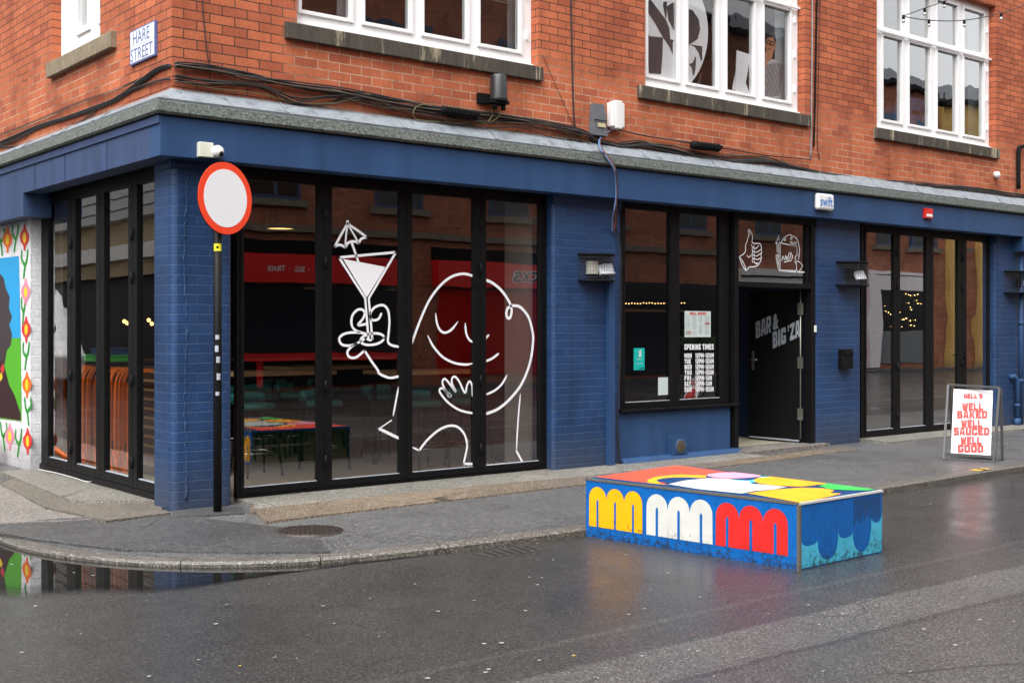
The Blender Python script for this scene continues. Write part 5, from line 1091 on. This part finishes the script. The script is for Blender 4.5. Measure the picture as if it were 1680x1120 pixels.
# siren on right
a = F(1635, 287, -.03); m = MB(); m.tube([(a[0], -.001, a[1]), (a[0], -.06, a[1]), (a[0], -.075, a[1])], [.055, .052, .035], WPL, 20); tag(m.build('bell_siren', bevel=0), 'small round pale sounder on the brick below the third upstairs window', 'alarm')
single('waste_pipe', 'black pipe with elbow at the right edge of the brick wall', [(1682, 240), (1674, 242), (1671, 250), (1671, 310)], .032, BLACKM, Y=-.06, cat='pipe', n=12)
# painted downpipes on the right pillar
m = MB(); X_ = F(1675, 500, -.06)[0]; m.tube([(X_, -.06, .02), (X_, -.06, 2.7)], .035, BLUE, 12)
for z in (.7, 1.6, 2.4): m.tube([(X_, -.06, z), (X_, -.06, z + .05)], .042, BLUE, 12)
tag(m.build('downpipe'), 'tall blue painted downpipe at the right end pillar', 'pipe')
X2 = F(1674, 640, -.06)[0] - .1; m = MB(); m.tube([(X2 - .12, -.0, .78), (X2 - .06, -.04, .80), (X2, -.06, .74), (X2, -.06, .02)], .038, BLUE, 12); m.tube([(X2, -.06, .32), (X2, -.06, .37)], .046, BLUE, 12)
m.tube([(X2, -.06, .02), (X2, -.06, .14)], .055, BLUE, 12); tag(m.build('downpipe'), 'short blue painted pipe with a swept elbow at the right pillar foot', 'pipe')
# festoon lights across the street, top right
fs_ = thing('festoon_lights', 'string of unlit festoon bulbs hanging across the third upstairs window', 'string lights', (11, -1.5, 5.5))
f4 = lambda L_: [F3(1300 + a / 4.308, b / 4.308, -1.5) for a, b in L_]
m = MB(); m.tube(smooth(f4([(1400, -120), (1075, 10), (935, 60), (785, 115)]), 5), .006, RUBBER, 5); m.tube(smooth(f4([(785, 118), (965, 145), (1215, 145), (1475, 95), (1700, 15), (2000, -100)]), 5), .006, RUBBER, 5)
m.tube(smooth(f4([(785, 117), (640, 190), (535, 220), (300, 250)]), 5)[:11], .002, GREYC, 4); m.build('cable', fs_)
CB = mat('clear_bulb', (.55, .55, .52), .1)
for a, b in ((785, 112), (935, 62), (965, 143), (1215, 146), (1475, 97), (1075, 10)):
    c = f4([(a, b)])[0]; m = MB(); m.tube([c + Vector((0, 0, .005)), c + Vector((0, 0, -.045))], .017, BLACKM, 8); sk = m.build('bulb_socket', fs_); m = MB(); m.sphere(c + Vector((0, 0, -.065)), .022, CB, 10); m.build('bulb', sk)

# ================================================================== UPSTAIRS CONTENTS
# roundel with letters in second window
RN = thing('window_roundel', 'big white paper roundel with cut out letters behind the second upstairs window', 'sign', F3(1090, 60, .22)); YR = .17
rn = MB(); u3 = lambda a, b, Y=YR: F3(1050 + a / 6.222, b / 6.222, Y)
WPAP = mat('white_card', (.88, .88, .90), .6, var=.03); DCUT = mat('dark_cut', (.07, .06, .065), .8)
cc = (270, 330); rn.extr([u3(cc[0] + 425 * math.cos(a), cc[1] + 640 * math.sin(a)) for a in [k * 2 * math.pi / 48 for k in range(48)]], (0, .006, 0), WPAP); rn.build('disc', RN)
rn = MB(); d_ = lambda P_: rn.poly([u3(a, b, YR - .003) for a, b in P_], DCUT)
d_([(75, 10), (110, 0), (265, 205), (300, 290), (310, 400), (350, 415), (335, 430), (335, 560), (300, 480), (235, 385), (160, 250), (75, 120)]); d_([(240, 20), (275, 20), (272, 170), (262, 200), (235, 60)]); d_([(272, 70), (330, 30), (385, 20), (385, 330), (350, 320), (290, 210)])
d_([(75, 335), (95, 370), (235, 385), (230, 560), (215, 760), (90, 750), (80, 560)])
d_([(484, 90), (540, 110), (600, 200), (615, 300), (590, 400), (530, 440), (500, 460), (484, 800), (470, 460)]); d_([(505, 455), (635, 475), (635, 620), (622, 620), (600, 540), (560, 480)]); d_([(500, 660), (540, 640), (562, 580), (572, 580), (568, 700), (552, 770), (540, 770), (530, 690)]); d_([(570, 850), (600, 830), (622, 750), (632, 750), (615, 855)])
rn.build('letters', RN)
# leaning white card
m = MB(); m.extr([u3(990, 515, .18), u3(1128, 560, .18), u3(1080, 850, .18), u3(1120, 955, .18), u3(975, 930, .18)], (0, .01, 0), WPAP); m.extr([u3(985, 700, .20), u3(990, 925, .20), u3(945, 915, .20)], (0, .01, 0), WPAP)
tag(m.build('white_card_panel'), 'curled white card leaning inside the second upstairs window', 'card panel')
# cut-out of a person (printed card)
pc_ = thing('cardboard_cutout', 'printed cut-out of a person in glasses and striped jacket inside the second upstairs window', 'poster', u3(1330, 1000, .186))
SK = mat('print_skin', srgb(190, 130, 95), .6, var=.08); HR = mat('print_hair', (.02, .015, .012), .7); JK = mat('print_jacket', (.55, .55, .55), .6); ST = mat('print_stripe', (.015, .015, .02), .6)
m = MB(); m.extr([u3(a, b, .186) for a, b in ((1255, 560), (1290, 575), (1330, 600), (1400, 620), (1420, 720), (1425, 1000), (1240, 985), (1240, 700))], (0, .008, 0), JK)
for k in range(13):
    a0 = 1250 + k * 14; m.poly([u3(a, b, .184) for a, b in ((a0 + 40, 640 + abs(k - 6) * 4), (a0 + 46, 640 + abs(k - 6) * 4), (a0 - 2, 985), (a0 - 9, 985)) if True], ST)
m.build('jacket', pc_)
m = MB(); m.poly([u3(1332 + 52 * math.cos(t), 460 + 85 * math.sin(t), .182) for t in [k * math.pi / 12 for k in range(24)]], SK); m.poly([u3(a, b, .181) for a, b in ((1290, 520), (1362, 530), (1345, 600), (1300, 640), (1262, 760), (1258, 600))], SK)
m.poly([u3(a, b, .179) for a, b in ((1300, 490), (1335, 500), (1332, 512), (1300, 505))], mat('print_lips', (.3, .08, .06), .6)); m.build('face', pc_)
m = MB(); m.poly([u3(a, b, .180) for a, b in ((1280, 430), (1290, 370), (1320, 340), (1360, 335), (1385, 370), (1392, 450), (1378, 430), (1360, 385), (1320, 385), (1295, 400))], HR); m.build('hair', pc_)
m = MB()
for c in ((1312, 432), (1350, 445)): m.tube(smooth([u3(c[0] + 20 * math.cos(t), c[1] + 20 * math.sin(t), .178) for t in [k * math.pi / 4 for k in range(8)]], 2, True), .005, HR, 4)
m.build('glasses', pc_)
# curtains, blind and blue boxes
CUR = mat('net_curtain', (.35, .37, .38), .8, var=.1, streak=True)
for X0, X1, lab in ((F(836, 50, .2)[0], F(851, 50, .2)[0] + .05, 'pale grey curtain at the right edge of the first upstairs window'), (F(556, 50, .2)[0], F(575, 50, .2)[0], 'pale grey curtain at the left pane of the first upstairs window'), (F(1275, 50, .2)[0], F(1296, 50, .2)[0], 'pale grey curtain at the right edge of the second upstairs window'), (F(1592, 50, .2)[0], F(1613, 50, .2)[0], 'pale grey curtain at the right edge of the third upstairs window')):
    m = MB(); n = 10; m.add([(X0 + (X1 - X0) * k / n, .24 + .02 * (k % 2), z) for k in range(n + 1) for z in (4.4, 6.5)], [(2 * k, 2 * k + 2, 2 * k + 3, 2 * k + 1) for k in range(n)], CUR, True); tag(m.build('curtain'), lab, 'curtain')
bl_ = thing('venetian_blind', 'white slatted blind raised in the right pane of the first upstairs window', 'blind', (3.6, .22, 4.9))
m = MB(); xa, xb = F(786, 50, .2)[0], F(838, 50, .2)[0]
for k in range(26): m.box(xa, xb, .21, .235, 4.98 + k * .03, 4.983 + k * .03, WPL)
m.build('slats', bl_)
BB = mat('blue_box', (.06, .32, .65), .5, var=.15)
for k, (px0, px1, py0, py1, lab) in enumerate(((1490, 1507, 183, 203, 'pale blue box bottom left in the third upstairs window stack'), (1508, 1521, 181, 205, 'pale blue box bottom right in the third upstairs window stack'), (1491, 1519, 166, 181, 'wide pale blue box on top of the stack behind the third upstairs window'), (1461, 1472, 176, 196, 'pale blue box on its own at the left of the third upstairs window'))):
    a = F3(px0, py1 + 8, .45); b = F3(px1, py0, .45); m = MB(); m.box(a.x, b.x, .4, .7, a.z - (0.0 if k != 3 else 0), b.z, BB); tag(m.build('storage_box', bevel=.01), lab, 'box', 'pale blue boxes behind the third upstairs window')

# ================================================================== BAR INTERIOR CONTENTS
OR = mat('orange_metal', (.90, .17, .012), .35, var=.12); WD = mat('oak_top', (.42, .27, .13), .45, var=.2, scale=12); TEALS = mat('teal_vinyl', (.015, .16, .14), .35); CH = mat('chrome', (.5, .5, .5), .2, metal=1)
fc = thing('folding_chair', 'orange folded metal chair in the row inside the side glass', 'chair', (.55, 3.2, .04), 'orange folded chairs in a row')
def strap(mb, path, y0, y1, th, mt):      # flat bent metal strap: path in (x, z)
    for (xa, za), (xb, zb) in zip(path, path[1:]):
        d = Vector((xb - xa, 0, zb - za)).normalized(); n_ = Vector((d.z, 0, -d.x)) * th
        A_, B_ = Vector((xa, 0, za)), Vector((xb, 0, zb)) + d * .004
        mb.hexa([A_ + Vector((0, y0, 0)), A_ + Vector((0, y1, 0)), A_ + n_ + Vector((0, y1, 0)), A_ + n_ + Vector((0, y0, 0)), B_ + Vector((0, y0, 0)), B_ + Vector((0, y1, 0)), B_ + n_ + Vector((0, y1, 0)), B_ + n_ + Vector((0, y0, 0))], mt)
m = MB(); strap(m, [(.36, .20), (.36, .62), (.365, .95), (.375, 1.03), (.40, 1.09), (.45, 1.125), (.55, 1.14)], 3.2, 3.238, .02, OR); m.build('frame', fc)
m = MB(); m.box(.385, .41, 3.21, 3.23, .4, 1.0, OR); m.build('seat', fc)
m = MB(); m.bar((.355, 3.23, .30), (.33, 3.02, .05), .03, .03, OR); m.build('back_leg', fc)
OT = ['first', 'second', 'third', 'fourth', 'fifth', 'sixth', 'seventh', 'eighth', 'ninth', 'tenth', 'eleventh', 'twelfth', 'thirteenth', 'fourteenth', 'fifteenth', 'sixteenth', 'seventeenth', 'eighteenth', 'nineteenth', 'twentieth', 'twenty-first', 'twenty-second', 'twenty-third', 'twenty-fourth', 'twenty-fifth']
fc.location.y = 4.2
fc['label'] = 'orange folded metal chair, first from the left end of the row inside the side glass'
for k in range(1, 24):
    c = copy_tree(fc); c.location = (.55 + random.uniform(-.02, .02), 4.2 - k * .108, .04); c['label'] = 'orange folded metal chair, %s from the left end of the row inside the side glass' % OT[k]
ts = thing('tabletop_stack', 'stack of flat tan tabletops lying inside the side glass by the corner pillar', 'tabletops', (.85, .8, .04))
for k in range(11):
    m = MB(); m.box(.7, 1.1, 1.7, 2.4, .14 + k * .095, .165 + k * .095, WD); m.box(.71, 1.09, 1.71, 2.39, .045 + k * .095 + .0, .139 + k * .095, mat('dark_edge', (.05, .02, .01), .6)) if k else None; m.build('tabletop', ts)
m = MB(); m.box(.71, 1.09, 1.71, 2.39, .04, .139, BLACKM); m.build('base', ts)
for c_, x0, y0, z0, lab, nm in (((.05, .45, .06), .42, 2.75, 1.19, 'green plastic tray lying on the orange chairs', 'plastic_tray'), ((.02, .06, .18), .46, 2.78, 1.262, 'dark blue plastic crate on top of the green tray', 'plastic_crate')):
    mt_ = mat(nm, c_, .4); m = MB(); d0 = .55 if nm == 'plastic_tray' else .4; m.box(x0, x0 + .35, y0, y0 + d0, z0, z0 + .07, mt_); m.box(x0 - .01, x0 + .36, y0 - .01, y0 + d0 + .01, z0 + .055, z0 + .072, mt_); tag(m.build(nm, bevel=.01), lab, 'tray' if nm == 'plastic_tray' else 'crate')
for c_, lab in (((2.05, 2.1), 'tall oak topped table nearest the corner behind the left front doors'), ((3.55, 1.35), 'tall oak topped table behind the drawing on the third front pane'), ((3.4, 3.4), 'tall oak topped table deeper in the dark bar'), ((5.6, 2.0), 'tall oak topped table behind the pale pier'), ((1.6, 4.4), 'tall oak topped table at the back of the left bar area')):
    t = thing('bar_table', lab, 'table', (c_[0], c_[1], .04), 'tall bar tables'); X_, Y_ = c_
    m = MB(); m.box(X_ - .6, X_ + .6, Y_ - .35, Y_ + .35, 1.04, 1.08, WD); m.build('tabletop', t, bevel=.004)
    for sx_ in (-.5, .5):
        for sy_ in (-.27, .27): m = MB(); m.box(X_ + sx_ - .02, X_ + sx_ + .02, Y_ + sy_ - .02, Y_ + sy_ + .02, .04, 1.039, BLACKM); m.build('leg', t)
    m = MB(); m.box(X_ - .48, X_ + .48, Y_ - .28, Y_ - .26, .28, .31, CH); m.build('foot_rail', t)
bs = thing('bar_stool', 'teal seated bar stool', 'stool', (0, 0, .04), 'teal seated bar stools')
m = MB(); m.tube([(0, 0, .76), (0, 0, .80), (0, 0, .82)], [.19, .2, .17], TEALS, 18); m.build('seat', bs)
m = MB(); m.tube(smooth([(-.18, .17, .86), (0, .2, .87), (.18, .17, .86)], 4), .06, TEALS, 8); m.build('backrest', bs)
for sx_, sy_ in ((-1, -1), (1, -1), (1, 1), (-1, 1)): m = MB(); m.tube([(sx_ * .13, sy_ * .13, .76), (sx_ * .2, sy_ * .2, .04)], .012, BLACKM, 6); m.build('leg', bs)
m = MB(); m.tube([(.17 * a, .17 * b, .32) for a, b in ((-1, -1), (1, -1), (1, 1), (-1, 1), (-1, -1))], .009, CH, 6); m.build('foot_ring', bs)
SP = [(1.55, 1.5, 'teal bar stool in front of the corner table, left one'), (2.35, 1.5, 'teal bar stool in front of the corner table, right one'), (3.15, .8, 'teal bar stool seen through the third front pane, left one'), (3.75, .8, 'teal bar stool seen through the third front pane, right one'), (2.4, 3.0, 'teal bar stool behind the second front pane, nearest'), (2.9, 3.1, 'teal bar stool behind the second front pane, further right'), (3.2, 4.1, 'teal bar stool by the deep table, left one'), (3.9, 4.1, 'teal bar stool by the deep table, right one'), (1.9, 2.9, 'teal bar stool behind the corner table, on its far side'), (3.5, 2.1, 'teal bar stool beyond the table behind the drawing'), (1.2, 3.6, 'teal bar stool at the back left table, near side')]
for k, (a, b, lab) in enumerate(SP):
    o = bs if k == 0 else copy_tree(bs); o.location = (a, b, .04 if k == 0 else .04); o['label'] = lab
for ch in [o for o in bpy.data.objects if o.get('category') == 'stool']: ch.location.z = .0
WM = mat('warm_bulb', (1, .7, .3), .5, emit=(1, .55, .18), estr=2); SHD = mat('pendant_shade', (.05, .045, .04), .5); GLW = mat('pendant_glow', (1, .8, .5), .5, emit=(1, .62, .2), estr=1.2)
for (px, py, Y, s, lab) in ((460, 376, 1.7, .15, 'grey drum pendant lamp glowing yellow behind the first front pane'), (648, 476, 4.5, .12, 'small dark pendant lamp behind the second front pane'), (512, 473, 6.0, .12, 'small pendant lamp deep in the bar behind the first front pane')):
    c = F3(px, py, Y); t = thing('pendant_lamp', lab, 'lamp', c, 'pendant lamps in the bar'); m = MB(); m.tube([c, c + Vector((0, 0, s * 1.3)), c + Vector((0, 0, s * 1.6))], [s, s, s * .6], SHD, 20, cap=False); m.build('lamp_shade', t)
    m = MB(); m.tube([c + Vector((0, 0, .01)), c + Vector((0, 0, .02))], s * .93, GLW, 20); m.build('light_source', t); m = MB(); m.tube([c + Vector((0, 0, s * 1.6)), Vector((c.x, c.y, 3.0))], .006, BLACKM, 5); m.build('cord', t)
wl = thing('wall_lamps', 'two pairs of tiny warm lamps glowing deep behind the side glass', 'lamps', (3, 5, 1.6))
for px_, py_ in ((204, 527), (209, 530), (244, 525), (249, 531)):
    c = F3(px_, py_, 6.8); m = MB(); m.sphere(c, .03, WM, 8); m.build('bulb', wl)
# bar counter with lights behind the fixed window
bar_ = thing('bar_counter', 'dark bar counter with a lit shelf deep inside the bar', 'bar', (7, 4, .04)); m = MB(); m.box(1.5, 6.1, 5.2, 5.8, .04, 1.1, BLACKM); m.box(1.45, 6.15, 5.15, 5.85, 1.101, 1.14, CH); m.build('counter', bar_)
m = MB(); m.box(6.9, 8.8, 2.25, 2.5, 1.78, 1.81, WD); m.box(6.9, 6.94, 2.25, 2.5, .04, 1.779, BLACKM); m.box(8.76, 8.8, 2.25, 2.5, .04, 1.779, BLACKM); m.build('shelf', bar_)
fl = thing('shelf_lights', 'row of tiny warm bulbs glowing behind the left shop pane', 'string lights', F3(1070, 498, 2.2))
m = MB(); m.tube([F3(1020, 497, 2.2), F3(1075, 497, 2.2), F3(1128, 498, 2.2)], .004, BLACKM, 4); m.build('cable', fl)
for k in range(22):
    c = F3(1022 + k * 4.8, 497.5 + random.uniform(-.8, .8), 2.2); m = MB(); m.sphere(c, .010, WM, 6); m.build('bulb', fl)
m = MB(); tip = mat('fern_green', (.06, .14, .02), .6)
base = F3(1150, 560, .55)
for k in range(46):
    a = random.uniform(0, 6.28); e = random.uniform(.2, 1.2); L_ = random.uniform(.15, .4); d = Vector((math.cos(a) * math.cos(e), math.sin(a) * math.cos(e), math.sin(e))) * L_
    p0 = base + Vector((random.uniform(-.25, .25), random.uniform(-.08, .08), -.06)); s_v = Vector((-d.y, d.x, 0)).normalized() * .014
    m.add([p0 - s_v, p0 + s_v, p0 + d * .6 + s_v, p0 + d + Vector((0, 0, -.06)), p0 + d * .6 - s_v], [(0, 1, 2, 3, 4)], tip)
m.box(base.x - .3, base.x + .3, base.y - .1, base.y + .1, base.z - .16, base.z - .05, BLACKM); m.box(base.x - .28, base.x + .28, base.y - .08, base.y + .08, .04, base.z - .161, BLACKM)
tag(m.build('potted_fern'), 'fern in a black trough planter behind the menu sheet', 'plant')

# ================================================================== ACROSS THE STREETS
YO_ = -17.0
def xo(px): return F(px, 539, 2 * YG - YO_)[0]
SHR = mat('red_signboard', (.80, .014, .012), .4, var=.06); SHUT = mat('red_shutter', (.80, .02, .014), .5); GLD = mat('dark_glazing', (.02, .022, .025), .08); CRM = mat('cream_render', (.78, .76, .72), .7); WSH = mat('white_shopfront', (.88, .82, .85), .5); STO = mat('old_stone_band', (.20, .17, .13), .8, var=.3)
og = MB(); og.box(-40, 80, -70, -16.0, -.3, 0, PATCHD); tag(og.build('opposite_pavement'), kind='structure')
OKB = MB()
def opp_building(x0, x1, h, m, label, shop, nwin, name='terrace_building', front=0.0):
    t = thing(name, label, 'building', ((x0 + x1) / 2, YO_ - 4, 0)); Y = YO_ + front
    b = MB(); b.box(x0, x1, Y - 8, Y, 0, h, m); b.build('wall', t)
    b = MB(); b.box(x0, x1, Y - 7.8, Y + .25, h + .001, h + .18, BLACKM); n = 1
    b.hexa([(x0, Y - 7.9, h + .181), (x1, Y - 7.9, h + .181), (x1, Y + .2, h + .181), (x0, Y + .2, h + .181), (x0 + .01, Y - 4.1, h + 2.2), (x1 - .01, Y - 4.1, h + 2.2), (x1 - .01, Y - 3.9, h + 2.2), (x0 + .01, Y - 3.9, h + 2.2)], ROOF); b.build('roof', t)
    for row in range(2):
        z = 4.75 + row * 3.3
        if z + 2 > h: break
        for k in range(nwin):
            cx_ = x0 + (x1 - x0) * (k + .5) / nwin; fr = MB()
            fr.box(cx_ - .75, cx_ + .75, Y + .001, Y + .05, z, z + 1.7, mat('window_white' if m is not BRICKO else 'window_navy', (.7, .7, .7) if m is not BRICKO else (.05, .07, .16), .5)); fr.box(cx_ - .95, cx_ + .95, Y + .001, Y + .12, z - .18, z - .001, STO)
            w_ = fr.build('window', t); g_ = MB()
            for s in (-1, 1): g_.box(cx_ + s * .36 - .3, cx_ + s * .36 + .3, Y + .051, Y + .055, z + .1, z + 1.6, GLD)
            g_.build('pane', w_)
    return t, Y
t, Y = opp_building(-9, 4.4, 11.2, BRICKO, 'brown brick terrace behind the viewer left of the red shops, seen only in reflections', None, 4)
b = MB(); b.box(-8, 4, Y + .001, Y + .1, 0.1, 2.9, GLD); b.box(-8, 4, Y + .001, Y + .2, 2.9, 3.5, CRM); b.build('shopfront', t)
xa, xb, xc2 = 4.6, xo(657), xo(707)
t, Y = opp_building(4.41, 27.0, 11.8, BRICKO, 'brown brick building with two red shop fascias reflected in the folding doors', None, 6)
b = MB(); b.box(4.45, 26.9, Y + .001, Y + .12, 3.95, 4.12, STO); b.box(4.45, xb, Y + .001, Y + .1, 3.43, 3.75, BLACKM); b.box(xc2, 21.5, Y + .001, Y + .1, 3.40, 3.75, BLACKM); b.build('string_course', t)
for x0, x1 in ((4.7, xb), (xc2, 21.0)):
    b = MB(); b.box(x0, x1, Y + .001, Y + .28, 2.68, 3.40, SHR); fb = b.build('shop_fascia', t)
    l = MB(); Yl = Y + .283
    if x0 < 6: l.text('BUY  \u00b7  SELL  \u00b7  TRADE', (11.35, Yl, 2.96), (9.78, Yl, 2.96), (11.35, Yl, 3.10), WHITEV, .02)
    else: l.text('SLICKS', (19.15, Yl, 2.85), (17.45, Yl, 2.85), (19.25, Yl, 3.22), WHITEV, .09); l.text('SLICKS', (19.10, Yl + .003, 2.88), (17.50, Yl + .003, 2.88), (19.2, Yl + .003, 3.19), BLACKM, .02)
    l.build('shop_lettering', fb)
b = MB(); b.box(4.8, xb - .1, Y + .001, Y + .06, .95, 2.67, GLD); b.build('shop_glazing', t)
b = MB(); b.box(4.8, xb - .1, Y + .001, Y + .12, .12, .74, BLACKM); b.box(4.75, xb - .05, Y + .001, Y + .2, .745, .93, SHR); b.box(9.55, 9.75, Y + .061, Y + .14, .12, .74, SHR); b.build('shop_sill', t)
b = MB()
for k in range(26): b.hexa([(xc2 + .25, Y + .001, .2 + k * .093), (20.6, Y + .001, .2 + k * .093), (20.6, Y + .03, .2 + k * .093), (xc2 + .25, Y + .03, .2 + k * .093), (xc2 + .25, Y + .001, .28 + k * .093), (20.6, Y + .001, .28 + k * .093), (20.6, Y + .08, .28 + k * .093), (xc2 + .25, Y + .08, .28 + k * .093)], SHUT)
b.build('roller_shutter', t)
b = MB(); b.box(21.8, 26.6, Y + .001, Y + .05, .1, 3.0, GLD); b.build('shop_glazing', t)
t, Y = opp_building(27.01, xo(1420) - .02, 11.5, BRICKO, 'brown brick building with a pale grey shopfront reflected in the transom', None, 2)
b = MB(); b.box(27.3, 33.8, Y + .001, Y + .2, 2.2, 3.6, CRM); b.box(27.3, 33.8, Y + .001, Y + .1, .05, 2.19, GLD); b.box(27.3, 33.8, Y + .201, Y + .24, 3.3, 3.36, BLACKM); b.build('shopfront', t)
x0, x1 = xo(1420), xo(1526)
t, Y = opp_building(x0, xo(1551), 10.9, BRICKO, 'brown brick building with a white shopfront reflected in the right folding doors', None, 2)
b = MB(); b.box(x0 + .02, x0 + .8, Y + .001, Y + .15, .05, 3.75, WSH); b.box(x0 + .801, x1, Y + .001, Y + .15, 3.03, 3.75, WSH); b.box(x0 + .5, x1, Y + .151, Y + .16, 3.60, 3.63, BLACKM); b.build('shopfront', t)
b = MB(); b.box(x0 + .801, x1, Y + .001, Y + .04, .2, 3.03, GLD); b.box(x0 + .801, x1, Y + .041, Y + .06, .2, 1.45, mat('frosted_glazing', (.16, .17, .18), .4)); b.build('shop_glazing', t)
WM2 = mat('shop_bulb', (1, .7, .3), .5, emit=(1, .6, .2), estr=7)
lts = thing('shop_lights', 'scatter of tiny warm lights in the white shopfront reflected at right', 'string lights', (x0 + 2.5, Y + .1, 2))
for k in range(34):
    b = MB(); b.sphere((random.uniform(x0 + 1, x1 - .2), Y + .08, random.uniform(1.6, 2.9)), .018, WM2, 5); b.build('bulb', lts)
t, Y = opp_building(xo(1551) + .02, 62, 10.6, YBRICK, 'yellow painted brick building reflected at the far right panes', None, 4, front=.25)
# across the side street
t = thing('grey_warehouse', 'grey clad building with cream beams across the side street, reflected in the side doors', 'building', (-13, 16, 0))
CL = mat('pale_cladding', (.50, .50, .48), .6, var=.05); TAN = mat('tan_render', (.42, .32, .18), .7, var=.1); XW = -8.6
b = MB(); b.box(-19, XW, 2, 60, 0, 9.0, DARKW); b.build('wall', t)
b = MB(); b.box(XW + .001, XW + .5, 2, 40, 4.55, 7.5, CL)
for k in range(9): b.box(XW + .501, XW + .52, 2, 40, 4.8 + k * .32, 4.82 + k * .32, BLACKM)
b.build('cladding', t)
b = MB(); b.box(XW + .001, XW + .2, 2, 40, 3.0, 4.549, TAN); b.box(XW + .201, XW + .4, 2, 40, 3.45, 3.85, CRM); b.build('beam', t)
# van
vn = thing('white_van', 'white panel van parked across the side street, reflected in the side door', 'van', (-4.8, 21, RZ)); VW = mat('van_paint', (.70, .72, .73), .3, var=.02)
b = MB(); prof = [(18.9, .35), (18.8, .9), (19.1, 1.25), (19.8, 1.5), (20.35, 2.35), (20.8, 2.5), (24.8, 2.52), (24.9, .35)]
b.extr([(-5.72, y_, z_ ) for y_, z_ in prof], (1.95, 0, 0), VW); b.build('body', vn, bevel=.06)
b = MB(); b.extr([(-5.724, y_, z_) for y_, z_ in ((19.95, 1.5), (20.5, 2.2), (21.2, 2.2), (21.2, 1.5))], (1.958, 0, 0), GLD); b.build('side_window', vn)
b = MB(); b.bar((-4.75, 19.93, 1.55), (-4.75, 20.33, 2.25), 1.6, .02, GLD, up=(0, -1, 1)); b.build('windscreen', vn)
for y_ in (19.8, 22.2):
    for x_ in (-5.7, -4.0): b = MB(); b.tube([(x_, y_, RZ + .34), (x_ + .2, y_, RZ + .34)], .34, BLACKM, 20); b.build('wheel', vn)
b = MB()
for s in (21.5, 22.9): b.box(-3.766, -3.76, s, s + .015, .5, 2.3, BLACKM)
b.build('door_seam', vn)
# orange leg of something at the left edge of the pavement
m = MB(); m.tube([(-.35, 4.2, .02), (-.1, 4.6, .25)], .03, OR, 8); m.tube([(-.42, 4.5, .02), (-.15, 4.75, .25)], .03, OR, 8); m.tube([(-.1, 4.6, .25), (-.15, 4.75, .25)], .03, OR, 8); tag(m.build('cafe_chair_leg'), 'orange tubular chair legs lying at the foot of the mural wall', 'chair')
# thin white wire on the ground by the side doors
m = MB(); m.tube(smooth([Vector((*G(a, b, .035), .036)) for a, b in ((64, 770), (90, 775), (120, 783), (143, 790), (155, 787), (170, 782))], 5), .004, WPL, 5); tag(m.build('loose_wire'), 'thin white wire lying on the concrete at the side doors', 'wire')
